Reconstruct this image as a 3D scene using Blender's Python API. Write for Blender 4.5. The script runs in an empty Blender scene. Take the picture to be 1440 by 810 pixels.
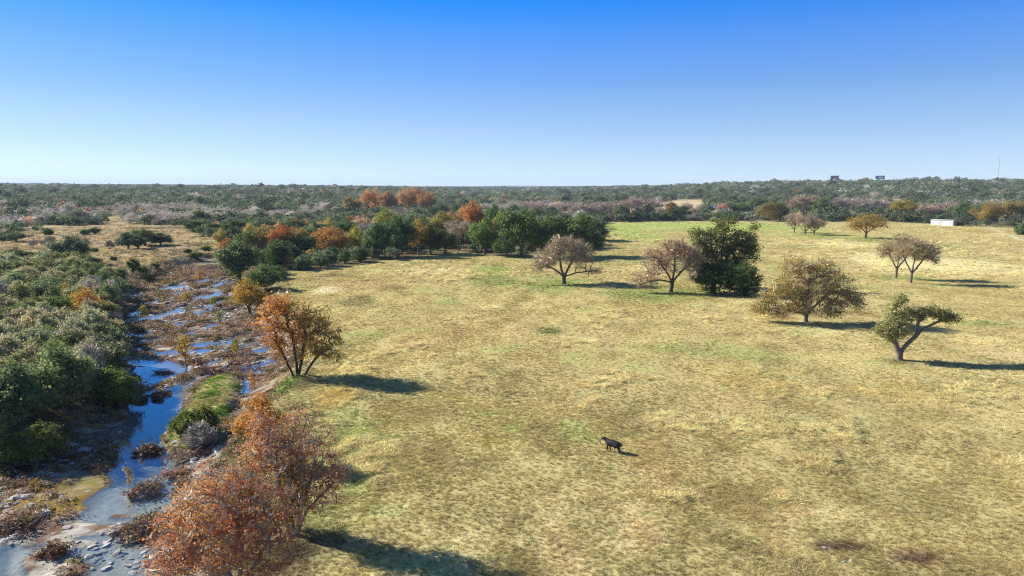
import bpy, math, random
import numpy as np
R = math.radians
scene = bpy.context.scene
col = scene.collection

# ------------------------------------------------------------------ camera, sky, sun, exposure
CAMZ, FPX = 25.0, 960.0
PITCH = math.atan(143.0 / FPX)
cam_d = bpy.data.cameras.new('camera'); cam = bpy.data.objects.new('camera', cam_d); col.objects.link(cam)
cam_d.sensor_width = 36.0; cam_d.lens = 24.0; cam_d.clip_start = 0.5; cam_d.clip_end = 40000
cam.location = (0, 0, CAMZ); cam.rotation_euler = (R(90) - PITCH, 0, 0)
scene.camera = cam

SUN_EL, SUN_AZ = R(29), math.atan2(-0.93, 0.37)          # the sun stands ahead and to the left
world = bpy.data.worlds.new('World'); scene.world = world; world.use_nodes = True
wt = world.node_tree; wt.nodes.clear()
w_out = wt.nodes.new('ShaderNodeOutputWorld'); w_bg = wt.nodes.new('ShaderNodeBackground')
w_sky = wt.nodes.new('ShaderNodeTexSky'); w_sky.sky_type = 'NISHITA'; w_sky.sun_disc = False
w_sky.sun_elevation = SUN_EL; w_sky.sun_rotation = SUN_AZ
w_sky.altitude = 0; w_sky.air_density = 1.0; w_sky.dust_density = 0.25; w_sky.ozone_density = 3.0
w_tc = wt.nodes.new('ShaderNodeTexCoord'); w_map = wt.nodes.new('ShaderNodeMapping')                # the whole sky is sampled a little higher up: clear dry air
w_map.inputs['Location'].default_value = (0, 0, .13); w_map.inputs['Scale'].default_value = (1, 1, 1.5)
w_gam = wt.nodes.new('ShaderNodeGamma'); w_gam.inputs['Gamma'].default_value = 0.5                    # evens the glow round the sun
wt.links.new(w_tc.outputs['Generated'], w_map.inputs[0]); wt.links.new(w_map.outputs[0], w_sky.inputs[0])
wt.links.new(w_sky.outputs[0], w_gam.inputs[0])
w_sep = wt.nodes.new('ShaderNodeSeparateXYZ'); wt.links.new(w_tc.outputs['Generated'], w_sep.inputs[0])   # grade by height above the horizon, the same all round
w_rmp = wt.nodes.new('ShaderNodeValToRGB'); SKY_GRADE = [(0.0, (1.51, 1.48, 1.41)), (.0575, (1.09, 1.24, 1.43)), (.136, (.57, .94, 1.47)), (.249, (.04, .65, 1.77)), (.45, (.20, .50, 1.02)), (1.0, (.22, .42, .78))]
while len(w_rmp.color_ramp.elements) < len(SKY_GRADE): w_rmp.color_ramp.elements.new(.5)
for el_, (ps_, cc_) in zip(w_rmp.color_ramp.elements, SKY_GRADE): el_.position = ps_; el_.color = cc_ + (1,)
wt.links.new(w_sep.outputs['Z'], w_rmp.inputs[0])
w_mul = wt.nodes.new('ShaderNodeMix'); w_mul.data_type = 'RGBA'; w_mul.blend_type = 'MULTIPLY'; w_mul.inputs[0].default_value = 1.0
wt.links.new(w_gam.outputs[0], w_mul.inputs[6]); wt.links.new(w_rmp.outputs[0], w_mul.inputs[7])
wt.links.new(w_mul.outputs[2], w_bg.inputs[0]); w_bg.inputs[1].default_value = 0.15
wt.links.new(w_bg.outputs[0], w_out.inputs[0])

sun_d = bpy.data.lights.new('sun', 'SUN'); sun = bpy.data.objects.new('sun', sun_d); col.objects.link(sun)
sun_d.energy = 5.0; sun_d.angle = R(0.53); sun_d.color = (1.0, 0.955, 0.885)
sdir = np.array([math.sin(SUN_AZ) * math.cos(SUN_EL), math.cos(SUN_AZ) * math.cos(SUN_EL), math.sin(SUN_EL)])
from mathutils import Vector
sun.rotation_euler = Vector(sdir).to_track_quat('Z', 'Y').to_euler(); sun.location = (-60, 30, 80)

vs = scene.view_settings
vs.view_transform = 'Standard'; vs.look = 'None'; vs.gamma = 1.0; vs.use_curve_mapping = False
vs.exposure = 1.0
cy = scene.cycles
cy.max_bounces = 8; cy.diffuse_bounces = 4; cy.glossy_bounces = 2; cy.transmission_bounces = 5
cy.transparent_max_bounces = 6; cy.volume_bounces = 0; cy.use_denoising = True; cy.denoiser = 'OPENIMAGEDENOISE'; cy.denoising_prefilter = 'NONE'; cy.use_adaptive_sampling = False
cy.pixel_filter_type = 'BLACKMAN_HARRIS'; cy.filter_width = 1.05
cy.caustics_reflective = False; cy.caustics_refractive = False

# ------------------------------------------------------------------ numeric helpers
CP, SP = math.cos(PITCH), math.sin(PITCH)
def ray(px, py):
    u = (np.asarray(px, float) - 720) / FPX; v = (405 - np.asarray(py, float)) / FPX
    return u, CP + v * SP, -SP + v * CP
def plane(px, py, z):
    dx, dy, dz = ray(px, py); t = (z - CAMZ) / dz
    return dx * t, dy * t
def to_pix(x, y, z):
    zc = y * CP - (z - CAMZ) * SP; vc = y * SP + (z - CAMZ) * CP
    zc = np.maximum(zc, 0.1)
    return 720 + FPX * x / zc, 405 - FPX * vc / zc
def sstep(a, b, x):
    t = np.clip((x - a) / (b - a), 0, 1); return t * t * (3 - 2 * t)
def _hash(ix, iy, seed):
    h = (ix.astype(np.int64) * 374761393 + iy.astype(np.int64) * 668265263 + seed * 974711) & 0xFFFFFFFF
    h = ((h ^ (h >> 13)) * 1274126177) & 0xFFFFFFFF
    h = ((h ^ (h >> 16)) * 2246822519) & 0xFFFFFFFF
    return ((h ^ (h >> 15)) & 0xFFFFFF) / float(0xFFFFFF)
def vnoise(x, y, seed=0):
    x = np.asarray(x, float); y = np.asarray(y, float)
    ix = np.floor(x); iy = np.floor(y); fx = x - ix; fy = y - iy
    fx = fx * fx * (3 - 2 * fx); fy = fy * fy * (3 - 2 * fy)
    a = _hash(ix, iy, seed); b = _hash(ix + 1, iy, seed); c = _hash(ix, iy + 1, seed); d = _hash(ix + 1, iy + 1, seed)
    return (a * (1 - fx) + b * fx) * (1 - fy) + (c * (1 - fx) + d * fx) * fy
def fbm(x, y, scale, oct=4, seed=0):
    s = 0; a = 0.5; tot = 0
    for k in range(oct):
        c_, s_ = math.cos(0.6 * k), math.sin(0.6 * k)
        s = s + a * vnoise((x * c_ - y * s_) / scale, (x * s_ + y * c_) / scale, seed + 17 * k)
        tot += a; a *= 0.5; scale *= 0.5
    return s / tot
def poly_sd(x, y, poly):
    """signed distance to a closed polygon (negative inside)"""
    P = np.asarray(poly, float); d2 = np.full(x.shape, 1e18); ins = np.zeros(x.shape, bool)
    for i in range(len(P)):
        ax, ay = P[i]; bx, by = P[(i + 1) % len(P)]
        ex, ey = bx - ax, by - ay
        t = np.clip(((x - ax) * ex + (y - ay) * ey) / (ex * ex + ey * ey + 1e-12), 0, 1)
        d2 = np.minimum(d2, (x - ax - t * ex) ** 2 + (y - ay - t * ey) ** 2)
        if abs(ey) > 1e-9:
            c = ((ay > y) != (by > y)) & (x < (bx - ax) * (y - ay) / ey + ax); ins ^= c
    d = np.sqrt(d2); return np.where(ins, -d, d)
def line_d(x, y, pts):
    d2 = np.full(x.shape, 1e18)
    for (ax, ay), (bx, by) in zip(pts[:-1], pts[1:]):
        ex, ey = bx - ax, by - ay
        t = np.clip(((x - ax) * ex + (y - ay) * ey) / (ex * ex + ey * ey + 1e-12), 0, 1)
        d2 = np.minimum(d2, (x - ax - t * ex) ** 2 + (y - ay - t * ey) ** 2)
    return np.sqrt(d2)
def wpoly(pp, z): return [tuple(float(c) for c in plane(a, b, z)) for a, b in pp]

# ------------------------------------------------------------------ terrain
WL = -2.6                                                   # creek water level
BED = wpoly([(-420, 1000), (-200, 800), (-80, 700), (40, 648), (140, 606), (170, 565), (173, 500), (176, 440), (190, 412), (225, 388), (262, 374), (296, 365),
             (322, 366), (345, 385), (352, 420), (372, 455), (398, 488), (392, 525), (362, 548), (338, 584), (300, 622), (272, 660), (256, 700), (246, 750), (240, 830), (235, 1000)], WL)
POOLS = [(wpoly(p, WL), dep) for p, dep in [
    ([(192, 556), (262, 540), (264, 572), (246, 600), (243, 640), (250, 686), (246, 690), (215, 690), (170, 690), (150, 690), (158, 676), (166, 662), (172, 615), (177, 582)], 0.75),
    ([(176, 504), (232, 506), (264, 510), (268, 526), (238, 536), (208, 545), (190, 528)], 0.14),
    ([(342, 533), (354, 538), (330, 582), (306, 584), (322, 560)], 0.35),
    ([(-60, 772), (30, 764), (46, 800), (10, 840), (-80, 850)], 0.5),
    ([(246, 684), (236, 716), (190, 728), (140, 742), (108, 726), (136, 694), (160, 676)], 0.2),
    ([(60, 770), (150, 740), (225, 765), (228, 860), (60, 870), (110, 800)], 0.12)]]
PUDDLES = [(240, 405, 16, 4.5), (290, 418, 20, 5.5), (315, 399, 15, 5), (312, 424, 12, 7), (187, 441, 12, 9), (233, 441, 11, 9), (213, 424, 9, 3), (284, 395, 14, 4),
           (216, 478, 16, 4), (291, 484, 17, 4), (288, 493, 14, 3), (203, 470, 9, 4), (284, 440, 6, 6), (344, 470, 10, 5), (352, 482, 8, 6), (300, 379, 9, 3), (272, 388, 8, 2.5), (258, 455, 9, 3),
           (240, 497, 22, 3), (195, 490, 9, 3), (330, 478, 9, 4), (285, 527, 4, 10), (376, 492, 9, 5), (262, 470, 12, 2.5), (325, 388, 9, 3), (232, 466, 9, 2.5), (300, 458, 10, 2.5), (205, 448, 8, 3)]
BARS = [(205, 634, 13, 5, .5), (206, 690, 16, 17, .55), (198, 745, 15, 18, .5), (22, 738, 26, 15, .6), (72, 776, 14, 9, .45), (226, 553, 13, 2.6, .35), (198, 563, 9, 4, .35), (222, 561, 5, 3, .3),
        (150, 745, 60, 6, .16), (60, 705, 45, 12, .3), (110, 765, 40, 6, .15), (175, 725, 25, 3, .12), (215, 735, 16, 5, .18), (110, 800, 20, 7, .15)]
ISLAND = wpoly([(240, 606), (262, 578), (296, 534), (322, 524), (332, 538), (318, 566), (290, 606), (262, 628)], WL + .6)
TRIB = wpoly([(305, 368), (345, 370), (395, 375), (450, 369), (520, 363), (580, 356), (640, 347)], -1.8)
def ell(px, py, rx, ry, z):
    cx, cyy = plane(px, py, z); ex, _ = plane(px + rx, py, z)
    _, y0 = plane(px, py + ry, z); _, y1 = plane(px, py - ry, z)
    return float(cx), float(cyy), float(abs(ex - cx)), float(abs(y1 - y0) / 2)
PUD_W = [ell(*p, WL) for p in PUDDLES]
BAR_W = [ell(*p[:4], WL) + (p[4] * .5,) for p in BARS]

def far_h(x, y):
    r = np.hypot(x, y)
    az = np.arctan2(x, np.maximum(y, 1))
    right = sstep(0.02, 0.42, az)
    left = sstep(-0.05, -0.3, az)
    h = right * 30.5 * sstep(560, 2000, r) + left * 17.5 * sstep(600, 2100, r)
    mid = (1 - right) * (1 - left)
    h = h + mid * 9 * sstep(900, 2500, r)
    h = h + sstep(600, 1400, r) * (fbm(x, y, 420, 3, 5) - 0.5) * 13 * (0.4 + right * .4)
    h = h + sstep(4000, 7000, r) * ((fbm(x, y, 2600, 3, 9) - 0.32) * 80)
    return h
def bed_parts(x, y):
    sd = poly_sd(x, y, BED)
    td = line_d(x, y, TRIB)
    return sd, td
def height(x, y):
    x = np.asarray(x, float); y = np.asarray(y, float); shp = x.shape
    x = x.ravel(); y = y.ravel()
    h = far_h(x, y) + (fbm(x, y, 70, 3, 1) - 0.5) * 0.9 + (fbm(x, y, 9, 2, 2) - 0.5) * 0.16 * sstep(600, 200, y)
    near = (y < 330) & (x < 20) & (x > -260)
    if near.any():
        xn, yn = x[near], y[near]; hn = h[near]
        sd, td = bed_parts(xn, yn)
        # bank wobble, then bed
        sdw = sd + (fbm(xn, yn, 6, 3, 31) - 0.5) * 3.0
        up = (fbm(xn, yn, 4.5, 4, 33) - 0.5)
        ledge = fbm(xn * 0.55 + yn * 0.84, (-xn * 0.84 + yn * 0.55) * 4.0, 7.0, 4, 35) - 0.5
        bed = WL + 0.09 + 0.36 * up + 0.38 * ledge + .10 * (fbm(xn, yn, 1.1, 2, 49) - .5)
        low = sstep(62, 52, yn)
        bed = bed - 0.03 * low
        for P, dep in POOLS:
            d = poly_sd(xn, yn, P) + (fbm(xn, yn, 3.0, 3, 37) - 0.5) * 1.6
            k = sstep(0.5, -1.2, d)
            bed = bed * (1 - k) + (WL - dep + 0.12 * up) * k
        for cx, cyy, rx, ry in PUD_W:
            d = np.sqrt(((xn - cx) / rx) ** 2 + ((yn - cyy) / ry) ** 2) + (fbm(xn, yn, 2.4, 3, 39) - 0.5) * 0.9
            k = sstep(1.25, 0.7, d); bed = np.minimum(bed, bed * (1 - k) + (WL - 0.22) * k)
        for cx, cyy, rx, ry, hh in BAR_W:
            d = np.sqrt(((xn - cx) / rx) ** 2 + ((yn - cyy) / ry) ** 2) + (fbm(xn, yn, 1.6, 3, 41) - 0.5) * 0.7
            k = sstep(1.2, 0.5, d); bed = np.maximum(bed, bed * (1 - k) + (WL + hh + .3 * up) * k)
        di = poly_sd(xn, yn, ISLAND) - 1.0 + (fbm(xn, yn, 3, 2, 43) - 0.5) * 2.0
        k = sstep(0.8, -1.6, di); bed = np.maximum(bed, bed * (1 - k) + (WL + .75 + .25 * up) * k)
        t = sstep(-0.8, 6.5, sdw)
        top = hn + (fbm(xn, yn, 5, 3, 45) - .5) * .7 * sstep(30, 5, sd)
        hh = bed * (1 - t) + top * t
        kt = sstep(7.5, 2.5, td + (fbm(xn, yn, 7, 2, 47) - .5) * 3) * sstep(2, 14, sd)
        hh = hh * (1 - kt) + (-1.7 + .4 * up) * kt
        h[near] = hh
    return h.reshape(shp)
_T = np.concatenate([np.geomspace(30, 900, 1400), np.geomspace(905, 12000, 700)])
def ground(px, py):
    dx, dy, dz = ray(px, py)
    x = dx * _T; y = dy * _T; z = CAMZ + dz * _T
    hz = height(x, y); below = np.nonzero(z < hz)[0]
    if not len(below): i = len(_T) - 1; return float(x[i]), float(y[i]), float(hz[i])
    i = max(below[0], 1); a = z[i - 1] - hz[i - 1]; b = hz[i] - z[i]; f = a / (a + b + 1e-9)
    t = _T[i - 1] + f * (_T[i] - _T[i - 1]); X = float(dx * t); Y = float(dy * t)
    return X, Y, float(height(np.array([X]), np.array([Y]))[0])
def gz(x, y): return float(height(np.array([x]), np.array([y]))[0])
def ground_top(px, py, hgt):
    """where a thing HGT tall stands whose top shows at this pixel"""
    dx, dy, dz = ray(px, py)
    x = dx * _T; y = dy * _T; z = CAMZ + dz * _T
    hz = height(x, y) + hgt; below = np.nonzero(z < hz)[0]
    i = below[0] if len(below) else len(_T) - 1
    return float(x[i]), float(y[i]), float(hz[i] - hgt)
def z_at(py, Y):
    _, dy, dz = ray(720, py); return CAMZ + dz * Y / dy

# ------------------------------------------------------------------ where the open ground is (world polygons)
def gpoly(pp): return [ground(a, b)[:2] for a, b in pp]
FIELD = [plane(480, 1000, 0), plane(470, 760, 0), plane(430, 640, 0), plane(415, 560, 0), plane(425, 500, 0), plane(405, 420, 0), plane(400, 386, 0)]
FIELD = [(float(a), float(b)) for a, b in FIELD] + gpoly([(520, 371), (640, 356), (700, 360), (848, 352), (850, 313), (940, 311), (1060, 311), (1250, 312), (1340, 317), (1440, 321), (1700, 330)]) + [(330, 150), (120, 20)]
MEADOW = gpoly([(-60, 345), (30, 332), (90, 318), (140, 316), (150, 304), (165, 303), (178, 316), (262, 318), (290, 332), (318, 362), (262, 374), (190, 405), (150, 392), (100, 366), (30, 374), (-60, 385)])
TAN = gpoly([(850, 290), (905, 288), (944, 282), (985, 282), (1008, 299), (940, 306), (850, 307), (830, 303)])
CLEAR = []
for (a, b, rx, ry) in [(204, 266, 8, 1.0), (262, 271.5, 22, 1.2), (433, 272, 16, 1.6), (735, 271, 20, 1.2), (820, 281, 60, 2), (970, 264.5, 22, 1.0), (1182, 268, 12, 2.5), (1240, 265, 16, 2.4), (1185, 272, 8, 2),
                       (1303, 265, 6, 1.5), (905, 263, 14, 1), (1015, 258, 8, 1), (1415, 254, 20, .8), (1150, 263, 18, 1.4), (1330, 256, 30, .8), (55, 318, 12, 2), (600, 275, 20, 1), (1290, 286, 8, 1), (1010, 300, 25, 4)]:
    X, Y, Z = ground(a, b); X2 = ground(a + rx, b)[0]; Ya = ground(a, b + ry)[1]; Yb = ground(a, b - ry)[1]
    CLEAR.append((X, Y, max(abs(X2 - X), 6), min(max(abs(Yb - Ya) / 2, 8, .055 * Y if Y > 900 else 0), 160)))
def open_mask(x, y):
    """>0 where trees keep away"""
    m = (poly_sd(x, y, FIELD) < 2) | (poly_sd(x, y, MEADOW) < 0) | (poly_sd(x, y, TAN) < 0) | (poly_sd(x, y, BED) < 3)
    for cx, cyy, rx, ry in CLEAR: m |= ((x - cx) / rx) ** 2 + ((y - cyy) / ry) ** 2 < 1
    return m

# ------------------------------------------------------------------ ground colour
C = lambda *a: np.array(a, float)
GOLD, STRAW, OLIVE, GREEN, RUST, SOIL = C(.575, .475, .215), C(.74, .65, .385), C(.44, .385, .17), C(.31, .36, .12), C(.46, .335, .17), C(.24, .15, .09)
LITTER, LIME, WETBED, DARKBED = C(.15, .115, .075), C(.56, .52, .47), C(.17, .165, .13), C(.16, .19, .21)
REDBR = C(.21, .12, .08)
def gell(px, py, rx, ry):
    X, Y, Z = ground(px, py); X2 = plane(px + rx, py, Z)[0]
    Ya = ground(px, py + ry)[1]; Yb = ground(px, py - ry)[1]
    return X, Y, abs(float(X2) - X), max(abs(Yb - Ya) / 2, .5)
PATCH = [(gell(*p[:4]), p[4], p[5]) for p in [
    (455, 408, 26, 6, C(.80, .70, .45), .95), (600, 380, 55, 7, STRAW, .7), (1055, 530, 70, 24, C(.60, .50, .22), .75), (1255, 550, 85, 18, C(.58, .48, .2), .7), (1300, 372, 100, 15, STRAW * 1.12, .85),
    (1190, 345, 70, 5, STRAW * 1.1, .8), (1400, 375, 60, 18, STRAW, .6), (960, 590, 60, 14, STRAW, .5), (820, 480, 60, 8, STRAW, .5), (470, 560, 40, 22, C(.6, .47, .17), .7), (470, 610, 40, 16, GREEN * 1.3, .3),
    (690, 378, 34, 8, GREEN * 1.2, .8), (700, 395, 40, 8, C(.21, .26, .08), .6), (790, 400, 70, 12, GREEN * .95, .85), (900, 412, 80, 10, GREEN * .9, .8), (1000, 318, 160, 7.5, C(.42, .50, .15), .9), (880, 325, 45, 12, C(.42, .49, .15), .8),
    (520, 470, 34, 10, GREEN * 1.1, .55), (628, 425, 24, 6, GREEN, .6), (392, 550, 26, 20, C(.16, .30, .05), .95), (1150, 330, 60, 6, GREEN * 1.2, .7), (1270, 391, 40, 4, GREEN, .7), (1230, 337, 40, 3, GREEN, .6),
    (1380, 455, 60, 5, GREEN * 1.1, .5), (700, 335, 80, 14, OLIVE, .4), (600, 352, 60, 5, GREEN * .9, .6),
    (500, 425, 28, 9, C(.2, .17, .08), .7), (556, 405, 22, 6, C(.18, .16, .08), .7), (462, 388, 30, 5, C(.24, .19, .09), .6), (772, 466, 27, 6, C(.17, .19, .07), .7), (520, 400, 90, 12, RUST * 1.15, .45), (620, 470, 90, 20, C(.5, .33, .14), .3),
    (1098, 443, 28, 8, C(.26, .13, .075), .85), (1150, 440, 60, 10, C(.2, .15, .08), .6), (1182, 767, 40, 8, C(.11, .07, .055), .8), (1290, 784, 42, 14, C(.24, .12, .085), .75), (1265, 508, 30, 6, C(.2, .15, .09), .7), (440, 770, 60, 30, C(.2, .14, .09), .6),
    (690, 620, 30, 8, C(.40, .33, .09), .6), (700, 690, 160, 40, OLIVE * 1.1, .2), (1250, 690, 200, 60, OLIVE * .9, .3), (1000, 660, 120, 40, RUST, .15), (430, 540, 30, 8, C(.2, .17, .08), .6), (1400, 325, 60, 6, C(.5, .38, .15), .7)]]
TRACK = gpoly([(1360, 310), (1395, 321), (1410, 328), (1440, 338), (1500, 352)])
def mixc(c, d, k): return c * (1 - k[:, None]) + d * k[:, None]
PALE = [gell(*p) for p in [(1055, 530, 75, 26), (1255, 550, 95, 22), (1300, 372, 110, 16), (1190, 345, 80, 6), (1400, 378, 70, 18), (960, 590, 70, 16), (820, 480, 70, 10), (470, 560, 45, 24), (600, 380, 60, 8), (1060, 600, 60, 14), (1180, 650, 60, 14), (940, 690, 60, 16), (700, 620, 50, 12), (1350, 480, 90, 10), (860, 540, 60, 10), (640, 530, 50, 10), (1100, 700, 40, 10), (560, 640, 60, 20)]]
def clumps(x, y):
    """where the tall pale bunch grass stands"""
    k = sstep(.44, .70, fbm(x, y * .8, 2.6, 3, 91)) * sstep(.40, .58, fbm(x, y, 26, 3, 93)) * sstep(.36, .52, fbm(x, y * .7, 8, 2, 95))
    for cx, cyy, rx, ry in PALE:
        m = (np.abs(x - cx) < rx * 1.6) & (np.abs(y - cyy) < ry * 1.6)
        if m.any():
            d = np.sqrt(((x[m] - cx) / rx) ** 2 + ((y[m] - cyy) / ry) ** 2) + (fbm(x[m], y[m] * .6, 12, 3, 97) - .5) * 1.2
            k[m] = np.maximum(k[m], sstep(1.2, .5, d) * sstep(.40, .62, fbm(x[m], y[m] * .7, 4.5, 3, 98)))
    return k
def ground_color(x, y):
    x = np.asarray(x, float); y = np.asarray(y, float)
    n = len(x); r = np.hypot(x, y)
    f1 = fbm(x, y, 46, 4, 61); f2 = fbm(x, y * .55, 11, 4, 63); f3 = fbm(x, y * .7, 3.2, 3, 65); f4 = fbm(x, y * .5, 22, 4, 67)
    c = np.tile(GOLD * .93, (n, 1))
    c = mixc(c, OLIVE, sstep(.40, .66, f1 * .5 + f2 * .3 + f3 * .2) * .5)
    c = mixc(c, C(.48, .42, .20), sstep(140, 60, y) * .6)
    c = mixc(c, STRAW, sstep(.56, .74, f4 * .5 + f3 * .5) * .5)
    c = mixc(c, RUST, sstep(.54, .70, f2 * .4 + f3 * .6) * .5)
    c = mixc(c, GREEN, sstep(.58, .74, fbm(x, y, 17, 4, 71) * .6 + f3 * .4) * .55)
    c = c * (0.68 + .68 * f3)[:, None]
    c = mixc(c, STRAW * 1.05, clumps(x, y) * .7)
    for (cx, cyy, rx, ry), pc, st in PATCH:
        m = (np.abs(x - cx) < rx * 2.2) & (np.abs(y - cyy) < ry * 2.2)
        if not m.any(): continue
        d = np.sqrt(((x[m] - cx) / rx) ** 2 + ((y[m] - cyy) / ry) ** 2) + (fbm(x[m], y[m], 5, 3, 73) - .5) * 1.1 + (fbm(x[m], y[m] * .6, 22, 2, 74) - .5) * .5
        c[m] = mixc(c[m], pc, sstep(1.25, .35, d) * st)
    # woodland floor away from the open ground
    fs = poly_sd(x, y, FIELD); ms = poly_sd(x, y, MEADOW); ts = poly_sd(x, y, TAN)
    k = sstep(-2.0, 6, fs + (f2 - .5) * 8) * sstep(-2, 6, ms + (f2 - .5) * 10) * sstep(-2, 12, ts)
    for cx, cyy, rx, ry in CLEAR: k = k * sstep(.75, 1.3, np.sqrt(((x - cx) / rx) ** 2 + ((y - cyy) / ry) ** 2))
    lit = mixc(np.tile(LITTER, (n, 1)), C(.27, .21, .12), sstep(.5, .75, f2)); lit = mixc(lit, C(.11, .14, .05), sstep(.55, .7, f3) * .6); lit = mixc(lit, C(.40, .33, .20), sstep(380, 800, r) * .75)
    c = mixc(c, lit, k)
    mm = sstep(1, -3, ms) ; mead = mixc(np.tile(C(.50, .375, .21), (n, 1)), C(.27, .225, .14), sstep(.42, .66, f2 * .6 + f3 * .4) * .85); mead = mixc(mead, C(.58, .48, .30), sstep(.5, .7, f3) * .6)
    c = mixc(c, mead, mm)
    tt = sstep(2, -4, ts); c = mixc(c, C(.54, .44, .27) * (0.8 + .4 * f2[:, None]), tt)
    for cx, cyy, rx, ry in CLEAR:
        kk = sstep(1.2, .8, np.sqrt(((x - cx) / rx) ** 2 + ((y - cyy) / ry) ** 2)); c = mixc(c, C(.56, .46, .28), kk)
    td = line_d(x, y, TRACK); wob = sstep(1.3, .7, np.abs(td + (f3 - .5) * 1.0 - .9)); c = mixc(c, C(.62, .52, .38), wob * .8)
    near = (y < 330) & (x < 20) & (x > -260)
    if near.any():
        xn, yn = x[near], y[near]; sd, trd = bed_parts(xn, yn); cn = c[near]; z = height(xn, yn)
        g1 = fbm(xn, yn, 2.2, 4, 81); g2 = fbm(xn, yn, .9, 3, 83); g3 = fbm(xn, yn, 8, 3, 85)
        low = sstep(66, 54, yn)
        b = mixc(np.tile(REDBR, (len(xn), 1)), LIME, sstep(.47, .60, g1 * .6 + g2 * .4 + low * .07)); b = mixc(b, C(.30, .275, .24), sstep(.5, .62, g2) * .7 * low)
        b = mixc(b, C(.10, .065, .04), sstep(.55, .68, g2) * .6 * (1 - .5 * low))
        b = mixc(b, C(.24, .24, .09), sstep(.60, .72, g3) * .6)
        b = mixc(b, C(.33, .21, .045), sstep(.56, .62, g3) * low * sstep(-29, -33, xn) * .9)
        wet = sstep(WL + .12, WL - .02, z); b = b * (1 - .35 * wet[:, None])
        deep = sstep(WL - .28, WL - .6, z); b = mixc(b, mixc(np.tile(C(.40, .385, .33), (len(xn), 1)), C(.50, .49, .44), low * sstep(.3, .6, g1)), sstep(WL, WL - .12, z) * .8); b = mixc(b, DARKBED, deep * .9)  # light lost in deep water is put into the bed colour, dark and bluish
        di = poly_sd(xn, yn, ISLAND) - 1.0 + (g1 - .5) * 2.4; b = mixc(b, mixc(np.tile(C(.17, .27, .05), (len(xn), 1)), C(.38, .35, .15), sstep(.32, .58, g1)), sstep(.4, -.8, di))
        k = sstep(4.5, 0.5, sd + (g1 - .5) * 4); cn = mixc(cn, b, k)
        bank = sstep(0, 3, sd) * sstep(11, 5, sd + (g3 - .5) * 6) * sstep(2, -2, cn[:, 0] * 0 + 0); cn = mixc(cn, C(.16, .115, .07), bank * .4 * sstep(.4, .6, g1))
        kt = sstep(9, 3, trd + (g1 - .5) * 4) * sstep(2, 8, sd); cn = mixc(cn, mixc(np.tile(C(.12, .075, .055), (len(xn), 1)), C(.2, .21, .08), sstep(.5, .65, g1)), kt * .9)
        c[near] = cn
    return np.clip(c * .95, .01, .9)

# ------------------------------------------------------------------ materials
def new_mat(name):
    m = bpy.data.materials.new(name); m.use_nodes = True; nt = m.node_tree; nt.nodes.clear()
    return m, nt, nt.nodes.new('ShaderNodeOutputMaterial')
def nd(nt, t, **kw):
    n = nt.nodes.new(t)
    for k, v in kw.items():
        if k in n.inputs: n.inputs[k].default_value = v
        else: setattr(n, k, v)
    return n
def mul_col(nt, a, b):
    m = nt.nodes.new('ShaderNodeMix'); m.data_type = 'RGBA'; m.blend_type = 'MULTIPLY'; m.inputs[0].default_value = 1.0
    nt.links.new(a, m.inputs[6])
    if isinstance(b, tuple): m.inputs[7].default_value = b
    else: nt.links.new(b, m.inputs[7])
    return m.outputs[2]
def ramp(nt, fac, cols):
    r = nt.nodes.new('ShaderNodeValToRGB'); e = r.color_ramp.elements
    while len(e) < len(cols): e.new(0.5)
    for i, c in enumerate(cols):
        e[i].position = i / (len(cols) - 1); e[i].color = tuple(c) + (1,)
    nt.links.new(fac, r.inputs[0]); return r.outputs[0]
def leaf_mat(name, cols, trans=.3, inst=False, tint=True, rough=.6, gloss=.0):
    m, nt, out = new_mat(name)
    if inst == 'plain': cl = None
    at = nd(nt, 'ShaderNodeAttribute', attribute_name='var')
    c = ramp(nt, at.outputs['Fac'], cols)
    if inst:
        t = nd(nt, 'ShaderNodeAttribute', attribute_name='tint', attribute_type='INSTANCER'); c = mul_col(nt, c, t.outputs['Color'])
    elif tint:
        t = nd(nt, 'ShaderNodeObjectInfo'); c = mul_col(nt, c, t.outputs['Color'])
    d = nd(nt, 'ShaderNodeBsdfDiffuse'); tr = nd(nt, 'ShaderNodeBsdfTranslucent'); mx = nd(nt, 'ShaderNodeMixShader'); mx.inputs[0].default_value = trans
    nt.links.new(c, d.inputs[0]); nt.links.new(c, tr.inputs[0]); nt.links.new(d.outputs[0], mx.inputs[1]); nt.links.new(tr.outputs[0], mx.inputs[2])
    o = mx.outputs[0]
    if gloss:
        g = nd(nt, 'ShaderNodeBsdfGlossy', Roughness=.45); m2 = nd(nt, 'ShaderNodeMixShader'); m2.inputs[0].default_value = gloss
        nt.links.new(o, m2.inputs[1]); nt.links.new(g.outputs[0], m2.inputs[2]); o = m2.outputs[0]
    nt.links.new(o, out.inputs[0]); return m
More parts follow.
